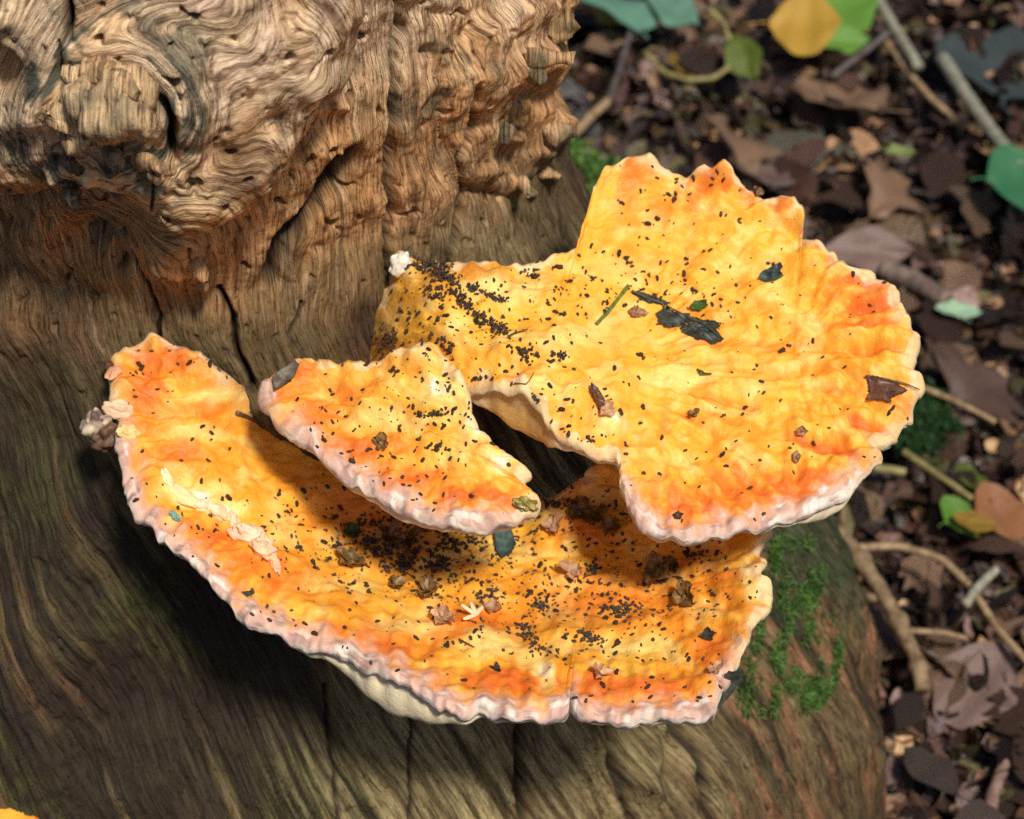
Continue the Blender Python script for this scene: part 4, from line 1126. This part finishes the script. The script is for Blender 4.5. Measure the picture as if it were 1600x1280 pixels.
# heaps: tight trails of crumbs in the hollows
def heap(key, pts, width, n, big, seed, pile=1.5):
    r = np.random.default_rng(seed); pts = np.array(pts, float)
    for k in range(n):
        t = r.uniform(0, len(pts) - 1); i = int(t); f = t - i
        c = pts[i] + (pts[min(i + 1, len(pts) - 1)] - pts[i]) * f
        o = r.normal(0, width, 2); o[1] *= .7
        p, nn = surf(key, *(c + o))
        h = max(0, pile * (1 - np.hypot(*o) / (2 * width)))
        A = r.normal(size=(3, 3)); Q, _ = np.linalg.qr(A)
        sz = big * .001 * r.uniform(.6, 1.4)
        add_crumb(key, k % 7, Q * np.array([[sz], [sz * r.uniform(1, 1.6)], [sz * r.uniform(1, 1.6)]]), p + nn * (.0004 + h * .001 * r.uniform(0, 1)))
heap('A', [(645,412),(680,420),(705,440)], 11, 170, 1.3, 1, 2.0); heap('A', [(705,440),(722,468),(745,492),(775,512),(790,522)], 6, 170, 1.3, 2, 1.8)
heap('A', [(752,458),(770,466),(788,472)], 4, 46, 1.2, 3); heap('A', [(812,546),(826,556)], 9, 40, 1.3, 4); heap('A', [(735,448),(742,454)], 6, 40, 1.3, 5)
heap('A', [(820,425),(838,432)], 4, 16, 1.2, 6); heap('A', [(868,553),(886,563)], 5, 16, 1.2, 7); heap('A', [(668,452),(690,462)], 8, 46, 1.2, 8)
heap('A', [(590,540),(620,520),(600,555),(650,548)], 12, 90, 1.1, 9, .6); heap('A', [(690,535),(710,548)], 5, 34, 1.2, 10); heap('A', [(740,588),(760,592)], 5, 16, 1.1, 11)
heap('A', [(1000,462),(1030,470)], 7, 26, 1.1, 12, .5); heap('A', [(918,690),(926,680)], 7, 14, 1.2, 13, .5); heap('A', [(828,618),(842,634)], 5, 10, 1.2, 14, .5)
heap('B', [(660,650),(680,646),(700,640)], 4, 34, 1.2, 15, .8); heap('B', [(665,700),(690,702)], 4, 10, 1.3, 16, .5); heap('B', [(614,575),(622,584)], 5, 12, 1.2, 17, .6)
heap('C', [(560,850),(590,852),(630,858),(660,862)], 16, 130, 1.6, 18, 1.6); heap('C', [(680,880),(690,888)], 10, 46, 1.5, 19, 1.5); heap('C', [(620,890),(640,884)], 12, 60, 1.5, 20, 1.4)
heap('C', [(845,785),(870,790),(885,788)], 6, 40, 1.4, 21, .8); heap('C', [(1090-14,868),(1100,872)], 8, 34, 1.3, 22, 1.0); heap('C', [(955,945),(970,960),(985,950)], 9, 50, 1.5, 23, .8)
heap('C', [(815,975),(825,990),(838,1012),(860,1022)], 7, 60, 1.4, 24, .6); heap('C', [(755,940),(770,930)], 7, 24, 1.4, 25, .8); heap('C', [(910,990),(925,1004)], 7, 36, 1.4, 26, .6)
heap('C', [(560,820),(600,800),(640,820)], 18, 45, 1.4, 27, .8); heap('C', [(925,885),(925,895)], 7, 26, 1.4, 28, .8); heap('C', [(840,945),(850,955)], 9, 30, 1.4, 29, .6); heap('C', [(700,840),(740,850)], 16, 50, 1.5, 30, .8)
for key in 'ABC':
    o = link('frass_crumbs', mesh_from('frass_crumbs', np.vstack(crumbV[key]), np.vstack(crumbF[key])), CRUMB)
    tag(o, 'fine dark crumbs and heaps of droppings in the hollows of the ' + where[key], 'droppings', kind='stuff')

# ------------------------------------------------------------------ forest floor
def leaf_mat(name, c0, c1, rough=.42, spec=.5):
    return simple_mat(name, c0, c1, 70, rough, spec, .003, .9, 5, trans=.15, spread=(.3, .7), vr=(.5, 1.6))
DL = [('dark brown', leaf_mat('leaf_dark', (.018, .011, .009), (.060, .035, .027)), .30),
      ('reddish brown', leaf_mat('leaf_red', (.055, .027, .020), (.170, .092, .068)), .34),
      ('tan', leaf_mat('leaf_tan', (.13, .072, .045), (.36, .225, .15)), .24),
      ('greyish brown', leaf_mat('leaf_grey', (.050, .033, .028), (.150, .108, .092)), .12)]

def leaf_blade(seed, lobed, aspect=.45, curl=.5, nl=15, nw=8, stem=True):
    r = np.random.default_rng(seed)
    u = np.linspace(0, 1, nl); v = np.linspace(-1, 1, nw)
    U, Vv = np.meshgrid(u, v, indexing='ij')
    wd = np.sin(np.pi * np.clip(U, .015, .985) ** r.uniform(.75, 1.2)) ** .75 * aspect
    if lobed: wd = wd * (1 + .30 * np.sin(U * r.uniform(20, 26) + r.uniform(0, 6)) * np.abs(Vv))
    wd = wd * (1 + .12 * n2(U * 6, np.sign(Vv) * 3, seed))
    a, b = r.uniform(-1, 1) * curl, r.uniform(.1, 1.0) * curl
    H = a * .45 * (U - .5) ** 2 * 2 + b * .55 * np.abs(Vv * wd) ** 1.3 * 1.4 + .07 * n2(U * 3.2, Vv * 1.8, seed + 4) + .10 * curl * n2(U * 1.7, Vv * .9, seed + 9)
    H -= .05 * np.exp(-(Vv / .12) ** 2)
    X = U - .5 + .03 * n2(U * 3, Vv, seed + 7); Y = Vv * wd + .10 * curl * np.sin(U * 3) * r.uniform(-1, 1)
    V = np.stack([X, Y, H], -1).reshape(-1, 3)
    F = grid_faces(nl, nw)
    if not stem: return V, [F]
    st = np.stack([np.linspace(-.5, -.78, 5), .06 * np.linspace(0, 1, 5) ** 2 * r.uniform(-1, 1), H[0].mean() + .05 * np.linspace(0, 1, 5)], 1)
    V2, F2 = blob_tube(st, np.full(5, .011), 5)
    n1 = len(V)
    V2q = np.vstack([V, V2])
    return V2q, [np.vstack([F, F2[0] + n1]), F2[1] + n1]
LEAFV = [leaf_blade(200 + i, i % 3 == 0, .26 + .05 * (i % 5), .5 + .16 * (i % 4)) for i in range(12)]
LEAFME = {}
def leaf_me(i, mi, mat):
    if (i, mi) not in LEAFME:
        V, F = LEAFV[i]; me = mesh_from('dead_leaf', V, F); me.materials.append(mat); LEAFME[(i, mi)] = me
    return LEAFME[(i, mi)]

def stump_r(x, y, z):
    th = math.atan2(x - AX, -(y - AY)); th = th if th > -pi * .4 else th + 2 * pi
    return float(r_low(np.array(th), np.array(z)))
def ground_hit(px, py, z=0.0):
    return at_z(px, py, z)
rl = np.random.default_rng(99)
def random_rot(r, tilt):
    from mathutils import Euler
    return Euler((r.normal(0, tilt), r.normal(0, tilt), r.uniform(0, 2 * pi)))
LAND = [(985, 20, 'broad bluish green leaf'), (1265, 40, 'bright yellow leaf'), (1075, 115, 'mustard yellow leaf'), (925, 180, 'knobby shoulder of the stump'), (1165, 230, 'standing tan leaf'),
        (1410, 50, 'grey brown stick'), (1530, 170, 'pale straight stick'), (1590, 285, 'deep green leaf'), (1402, 240, 'small yellow green leaf'), (1440, 455, 'rose grey bark flake'),
        (1540, 620, 'large brown leaf'), (1442, 660, 'dark moss tuft'), (1505, 800, 'lime green leaf'), (1340, 860, 'jointed twig'), (1420, 1030, 'end of the jointed twig'),
        (1560, 980, 'curved straw stalk'), (1525, 1080, 'large rose brown leaf'), (1555, 1240, 'pinkish stick'), (1420, 1200, 'foot of the stump')]
cnt = 0
while cnt < 285:
    px, py = rl.uniform(840, 1680), rl.uniform(-60, 1340)
    z = rl.uniform(.004, .034)
    p = ground_hit(px, py, z)
    if math.hypot(p[0] - AX, p[1] - AY) < stump_r(p[0], p[1], .03) + .02: continue
    if px < 1380 and py > 900: continue
    mi = rl.choice(4, p=[q[2] for q in DL]); nm, mat, _ = DL[mi]
    o = bpy.data.objects.new('dead_leaf', leaf_me(int(rl.integers(12)), mi, mat)); C.objects.link(o)
    s = rl.uniform(.020, .048) * (1.1 if mi == 2 else 1) * (1.0 if py < 600 else .85)
    o.location = (p[0], p[1], z + float(ground_z(p[0], p[1]))); o.rotation_euler = random_rot(rl, .60); o.scale = (s, s, s)
    lk = min(LAND, key=lambda q: (q[0] - px) ** 2 + (q[1] - py) ** 2)[2]
    big = 'small' if s < .032 else 'large'
    tag(o, big + ' ' + nm + ' dead leaf in the litter near the ' + lk, 'dead leaf', big + ' ' + nm + ' leaves near the ' + lk)
    cnt += 1

# the rest of the litter: crumbled leaf, bits of bark, and leaves further off
def litter():
    r = np.random.default_rng(123)
    Vs, F4, F3, n = [], [], [], 0
    cols = []
    small = [leaf_blade(300 + i, i % 2 == 0, .35 + .1 * (i % 3), .8, 6, 4, False) for i in range(8)]
    pal = np.array([srgb(70, 48, 38), srgb(96, 66, 52), srgb(44, 30, 26), srgb(132, 100, 74), srgb(110, 86, 80), srgb(58, 40, 36), srgb(150, 118, 84), srgb(84, 78, 50)])
    def add(V, F, c):
        nonlocal n
        Vs.append(V); F4.append(F[0] + n); n += len(V); cols.append(np.ones((len(V), 3)) * c)
    for k in range(12500):
        if k < 6600:
            p = ground_hit(r.uniform(830, 1700), r.uniform(-80, 1380), 0); s = r.uniform(.005, .024)
        else:
            a, d = r.uniform(0, 2 * pi), 2.9 * math.sqrt(r.uniform(.01, 1)); p = np.array([AX + d * cos(a), AY + d * sin(a), 0]); s = r.uniform(.03, .07)
        if math.hypot(p[0] - AX, p[1] - AY) < .34 and p[1] < .3 and p[0] < .2: continue
        V, F = small[k % 8]
        M = np.array(random_rot(r, .5).to_matrix())
        z = float(ground_z(p[0], p[1])) + r.uniform(.001, .016)
        add((V * s) @ M.T + np.array([p[0], p[1], z]), F, pal[r.integers(8)] * r.choice([.45, .8, 1.2, 2.0], p=[.3, .3, .25, .15]))
    me = mesh_from('leaf_litter', np.vstack(Vs), np.vstack(F4))
    set_col(me, 'col', np.vstack(cols))
    m, nn, l, p = new_mat('litter')
    col = node(nn, 'ShaderNodeAttribute', attribute_name='col').outputs['Color']
    tc = nn.new('ShaderNodeTexCoord').outputs['Object']
    a = noise_tex(nn, l, tc, 300, 4)
    l.new(mul_color(nn, l, col, ramp(nn, l, a, [(.3, (.5, .5, .5)), (.65, (1.1, 1.1, 1.1))])), p.inputs['Base Color'])
    p.inputs['Roughness'].default_value = .42
    l.new(bump(nn, l, a, .7, .002), p.inputs['Normal'])
    o = link('leaf_litter', me, m); tag(o, 'crumbled brown leaf litter covering the soil', 'leaf litter', kind='stuff')
litter()

# single leaves that stand out in the litter
def placed_leaf(label, px, py, z, ln, ang, mat, shape=1, aspect=1.0, tilt=(0, 0), cat='leaf', name='green_leaf'):
    p = ground_hit(px, py, z)
    o = bpy.data.objects.new(name, None); bpy.data.objects.remove(o)
    V, F = LEAFV[shape]; me = mesh_from(name, V * np.array([1, aspect, 1]), F); me.materials.append(mat)
    o = bpy.data.objects.new(name, me); C.objects.link(o)
    o.location = p; o.scale = (ln, ln, ln); o.rotation_euler = (tilt[0], tilt[1], ang)
    tag(o, label, cat); return o
def lm(n, a, b): return simple_mat(n, a, b, 60, .42, .5, .001, .5, 4, trans=.25)
BLUEGREEN = lm('leaf_bluegreen', (.09, .22, .15), (.17, .34, .24)); BRIGHT = lm('leaf_bright', (.10, .25, .03), (.20, .40, .06)); YELLOWL = lm('leaf_yellow', (.50, .27, .03), (.72, .45, .07))
OLIVE = lm('leaf_olive', (.09, .14, .012), (.17, .22, .03)); MUST = lm('leaf_mustard', (.22, .13, .012), (.36, .22, .03)); PALEG = lm('leaf_pale', (.26, .34, .09), (.42, .50, .18)); DKGREEN = lm('leaf_deep', (.03, .14, .06), (.06, .22, .10))
SLATE = lm('leaf_slate', (.035, .05, .05), (.09, .11, .11)); TANL = lm('leaf_tanbig', (.16, .09, .05), (.34, .21, .13)); ROSE = lm('leaf_rose', (.15, .09, .075), (.30, .20, .17)); BROWNL = lm('leaf_brownbig', (.07, .038, .028), (.17, .10, .075))
placed_leaf('broad bluish green leaf lying above the litter behind the stump', 985, 8, .05, .060, 1.9, BLUEGREEN, 3, 2.2, (.3, 0))
placed_leaf('narrow bluish green leaf with a pale stalk pointing at the litter', 1050, 18, .05, .050, -.6, BLUEGREEN, 1, 1.1, (.2, .2))
placed_leaf('bright yellow leaf resting on green leaves', 1258, 40, .055, .058, -.15, YELLOWL, 4, 1.3, (.3, -.1))
placed_leaf('bright green leaf behind the yellow leaf', 1312, 14, .045, .062, .25, BRIGHT, 4, 1.2, (.2, 0))
placed_leaf('bright green narrow leaf in front of the yellow leaf', 1312, 68, .045, .050, .2, BRIGHT, 1, .9, (.2, 0))
placed_leaf('hanging olive green leaf near the mustard leaf', 1160, 88, .05, .048, -1.1, OLIVE, 1, 1.0, (.5, .4))
placed_leaf('mustard yellow leaf half buried in litter', 1072, 112, .03, .046, 1.3, MUST, 4, 1.0, (.4, .3))
placed_leaf('yellowish leaf beside the broad bluish green leaf', 945, 22, .03, .036, -.7, YELLOWL, 1, 1.0, (.2, .2))
placed_leaf('deep green leaf under the pale straight stick', 1590, 282, .05, .052, .2, DKGREEN, 4, 1.5, (.2, .1))
placed_leaf('small yellow green leaf in the middle of the litter', 1402, 238, .035, .022, 1.9, PALEG, 4, 1.4, (.2, .1))
placed_leaf('small mint green leaf beside the rose bark flake', 1495, 487, .035, .024, 1.8, simple_mat('mint', (.22,.36,.22), (.36,.5,.34), 60, .45, .5, .001), 4, 1.6, (.2, .1))
placed_leaf('lime green leaf at the foot of an olive leaf', 1500, 808, .03, .028, .6, BRIGHT, 4, 1.4, (.2, .1))
placed_leaf('yellowing leaf next to the lime green leaf', 1520, 818, .034, .022, 1.5, MUST, 4, 1.4, (.2, .1))
placed_leaf('olive grey pointed leaf above the lime green leaf', 1518, 750, .03, .036, 1.9, OLIVE, 1, .9, (.2, .1))
placed_leaf('large slate grey leaf lying flat beside the pale straight stick', 1565, 115, .02, .13, 1.35, SLATE, 4, 1.0, (.1, .1))
placed_leaf('large tan oak leaf standing on edge behind the fan', 1160, 225, .05, .075, 1.7, TANL, 3, .9, (.55, .0), 'dead leaf', 'dead_leaf')
placed_leaf('rose grey leaf at the foot of the standing tan leaf', 1185, 272, .04, .055, 1.8, ROSE, 4, 1.1, (.4, .1), 'dead leaf', 'dead_leaf')
placed_leaf('broad ochre leaf with a pale stalk in the litter', 1310, 160, .035, .080, 2.4, TANL, 4, 1.2, (.3, .1), 'dead leaf', 'dead_leaf')
placed_leaf('tan leaf folded flat below the yellow green leaf', 1400, 305, .03, .066, 1.0, TANL, 3, 1.0, (.4, .2), 'dead leaf', 'dead_leaf')
placed_leaf('large brown leaf right of the fan margin', 1540, 620, .03, .062, .8, BROWNL, 3, 1.4, (.25, .1), 'dead leaf', 'dead_leaf')
placed_leaf('large rose brown leaf below the curved stalk', 1525, 1070, .03, .050, -.7, ROSE, 4, 1.4, (.25, .1), 'dead leaf', 'dead_leaf')
placed_leaf('brown leaf under the forked dry twig', 1395, 990, .03, .044, 1.0, BROWNL, 3, 1.3, (.25, .1), 'dead leaf', 'dead_leaf')
placed_leaf('orange brown leaf scrap by the lime green leaf', 1560, 800, .03, .036, .4, simple_mat('orangeleaf', (.14, .055, .02), (.28, .12, .05), 60, .5), 4, 1.4, (.25, .1), 'dead leaf', 'dead_leaf')
placed_leaf('long grey wood-like leaf beyond the fan', 1350, 395, .04, .070, .05, ROSE, 1, .8, (.5, .0), 'dead leaf', 'dead_leaf')

def twig(label, pts, w_px, mat, zs, name='twig', nodes=(), cat='twig'):
    P = np.array([ground_hit(a, b, z) for (a, b), z in zip(pts, np.broadcast_to(zs, len(pts)))])
    tt = np.linspace(0, len(P) - 1, 9 * len(P))
    path = np.stack([np.interp(tt, np.arange(len(P)), P[:, i]) for i in range(3)], 1)
    for _ in range(3): path[1:-1] = (path[:-2] + 2 * path[1:-1] + path[2:]) / 4
    d = ((path[0] - CAM) @ FWD)
    rad = np.full(len(path), w_px * .5 * KX * d) * np.linspace(1.05, .92, len(path))
    for f in nodes: rad *= 1 + .45 * np.exp(-((np.linspace(0, 1, len(path)) - f) / .03) ** 2)
    V, F = blob_tube(path, rad, 12, .12, len(pts) * 7 + int(pts[0][0]), 180, .0005)
    o = link(name, mesh_from(name, V, F), mat); tag(o, label, cat); return o
STRAW = simple_mat('dry_stem', (.16, .095, .045), (.36, .25, .14), 150, .6, .4, .0006)
PALES = simple_mat('pale_stick', (.20, .19, .13), (.38, .37, .28), 150, .6, .4, .0006)
GREYT = simple_mat('grey_twig', (.07, .055, .05), (.16, .13, .12), 150, .6, .4, .0006)
YSTALK = simple_mat('yellow_stalk', (.20, .17, .05), (.36, .30, .12), 150, .5, .4, .0006)
twig('thick dry jointed twig lying beside the stump root', [(1255, 790), (1325, 848), (1372, 915), (1400, 965), (1432, 1030), (1442, 1080)], 24, STRAW, [.06, .06, .055, .05, .045, .04], nodes=(.28, .62, .85))
twig('curved straw-coloured stalk crossing the jointed twig', [(1276, 878), (1320, 858), (1400, 852), (1470, 872), (1515, 915), (1560, 985), (1615, 1045)], 13, STRAW, .05)
twig('short straw stub beside the jointed twig', [(1300, 925), (1335, 932), (1370, 934)], 15, STRAW, .03)
twig('thin stalk rising from a joint of the dry twig', [(1318, 835), (1316, 800), (1320, 770)], 9, STRAW, .05)
twig('pale greenish straight stick pointing at the deep green leaf', [(1472, 90), (1500, 135), (1545, 200), (1595, 262)], 22, PALES, .05)
twig('grey brown stick at the far edge of the litter', [(1358, -20), (1395, 40), (1435, 105)], 18, PALES, .04)
twig('brown bent twig below the grey brown stick', [(1385, 65), (1420, 115), (1460, 160), (1510, 200)], 11, STRAW, .03)
twig('slim grey twig leaning on the grey brown stick', [(1300, 120), (1345, 85), (1390, 50)], 10, GREYT, .04)
twig('straw twig running out from behind the burl', [(895, 212), (925, 180), (950, 158)], 15, STRAW, .05)
twig('dark slim twig behind the burl', [(950, 158), (968, 110), (985, 50)], 10, GREYT, .05)
twig('bowed yellowish stalk over the mustard leaf', [(1008, 82), (1035, 112), (1075, 126), (1115, 122), (1140, 105)], 9, YSTALK, .05)
twig('yellow green leaf stalk above the olive leaf', [(1108, 15), (1130, 35), (1140, 62)], 8, YSTALK, .06)
twig('pale broken stick on the curved stalk', [(1508, 945), (1530, 915), (1556, 890)], 15, PALES, .06)
twig('pinkish stick near the lower right corner of the litter', [(1540, 1300), (1552, 1240), (1572, 1185)], 22, simple_mat('pinkwood', (.16, .09, .07), (.30, .19, .15), 150), .03)
twig('thin brown stalk right of the fan margin', [(1440, 605), (1500, 630), (1556, 660)], 9, STRAW, .035)
twig('green-tipped brown stalk under the fan margin', [(1412, 706), (1455, 735), (1520, 780)], 11, YSTALK, .035)
twig('short yellow stalk under the fan margin', [(1365, 730), (1415, 738)], 14, YSTALK, .035)
twig('slender rust stalk beside the stump root', [(1335, 950), (1345, 1010), (1380, 1090)], 12, simple_mat('rust_stalk', (.09, .045, .03), (.18, .10, .07), 150), .03)
twig('pale pinkish stalk on the large rose leaf', [(1420, 985), (1470, 988), (1512, 998)], 9, STRAW, .045)
twig('dry stick under the rose bark flake', [(1380, 420), (1430, 440), (1480, 470)], 32, simple_mat('bark_flake', (.12, .08, .065), (.28, .21, .17), 90, .6), .035, 'bark_flake', cat='bark')['label'] = 'rose grey bark flake lying right of the fan'

# ------------------------------------------------------------------ moss
def moss(label, pts, n, ln, seed, mat):
    """short blades in tufts; pts = list of (point, normal)"""
    r = np.random.default_rng(seed); Vs = []; Fs = []; k = 0
    for _ in range(n):
        p, nn = pts[r.integers(len(pts))]
        p = p + r.normal(0, .0012, 3)
        d = nn + r.normal(0, .55, 3) + np.array([0, 0, -.2]); d /= np.linalg.norm(d)
        s = np.cross(d, r.normal(size=3)); s /= np.linalg.norm(s)
        L = ln * r.uniform(.5, 1.3); w_ = L * .11
        b = np.array([0, 0, -L * .25])
        Vs += [p - s * w_, p + s * w_, p + d * L * .55 + s * w_ * .8, p + d * L * .55 - s * w_ * .8, p + d * L + b]
        Fs.append(k); k += 5
    b = np.array(Fs)
    me = mesh_from('moss', np.array(Vs), [np.stack([b, b + 1, b + 2, b + 3], 1), np.stack([b + 3, b + 2, b + 4], 1)])
    o = link('moss', me, mat); tag(o, label, 'moss', kind='stuff')
MOSS = simple_mat('moss', (.035, .085, .018), (.13, .24, .05), 120, .6, .3, .0005, 0, trans=.25)
def trunk_region(f, zlo=-1):
    m = f(TPX, TPY) & TVIS
    nv = (TN * (CAM - TP)).sum(-1); m &= nv > 0.02
    idx = np.argwhere(m)
    return [(TP[i, j], TN[i, j]) for i, j in idx[:: max(1, len(idx) // 4000)]]
def wisps(x, y):
    k = n2(x / 15 + y / 60, y / 75, 91) + .6 * n2(x / 8, y / 22, 92)
    return (x > 1150) & (x < 1310) & (y > 830) & (y < 1120) & (k > .32) & (np.hypot((x - 1215) / 95, (y - 980) / 140) < 1.1)
mp = trunk_region(wisps)
if mp: moss('bright green moss trailing over the root of the stump', mp, 9000, .0032, 1, MOSS)
def mound():
    # a mossy hummock on the ground behind the stump
    c = at_z(884, 335, .13); r = np.random.default_rng(4)
    V, F = lump_mesh(c - np.array([0, 0, .07]), [np.array([.055, 0, 0]), np.array([0, .06, 0]), np.array([0, 0, .105])], 55, .3, 1.6)
    e = empty('mossy_root', (c[0], c[1], 0)); tag(e, 'mossy root hump rising behind the stump and fan', 'root')
    me = mesh_from('root', V, F); set_col(me, 'col', np.ones((len(V), 3)) * srgb(70, 66, 36)); set_vec(me, 'grain', V)
    o = link('root', me, WOOD, e); o.location = (-c[0], -c[1], 0)
    me.update(); nn = np.array([v.normal[:] for v in me.vertices]); 
    cc = c - np.array([0, 0, .07]); sgn = np.sign(((V - cc) * nn).sum(1))[:, None]; nn = nn * np.where(sgn == 0, 1, sgn)
    moss('lush green moss on the hump behind the stump', [(V[i], nn[i]) for i in range(len(V)) if nn[i] @ (CAM - V[i]) > -.05], 6500, .011, 3, MOSS)
mound()
def small_moss():
    pts = []
    r = np.random.default_rng(8)
    for _ in range(400):
        p = ground_hit(r.normal(1442, 22), r.normal(660, 26), .03); pts.append((p, np.array([0, -.2, 1.0])))
    moss('dark green moss tuft on the litter beside the fan', pts, 1500, .008, 9, simple_mat('moss_dark', (.012, .035, .008), (.03, .08, .02), 120, .6, .3, .0005, 0))
small_moss()
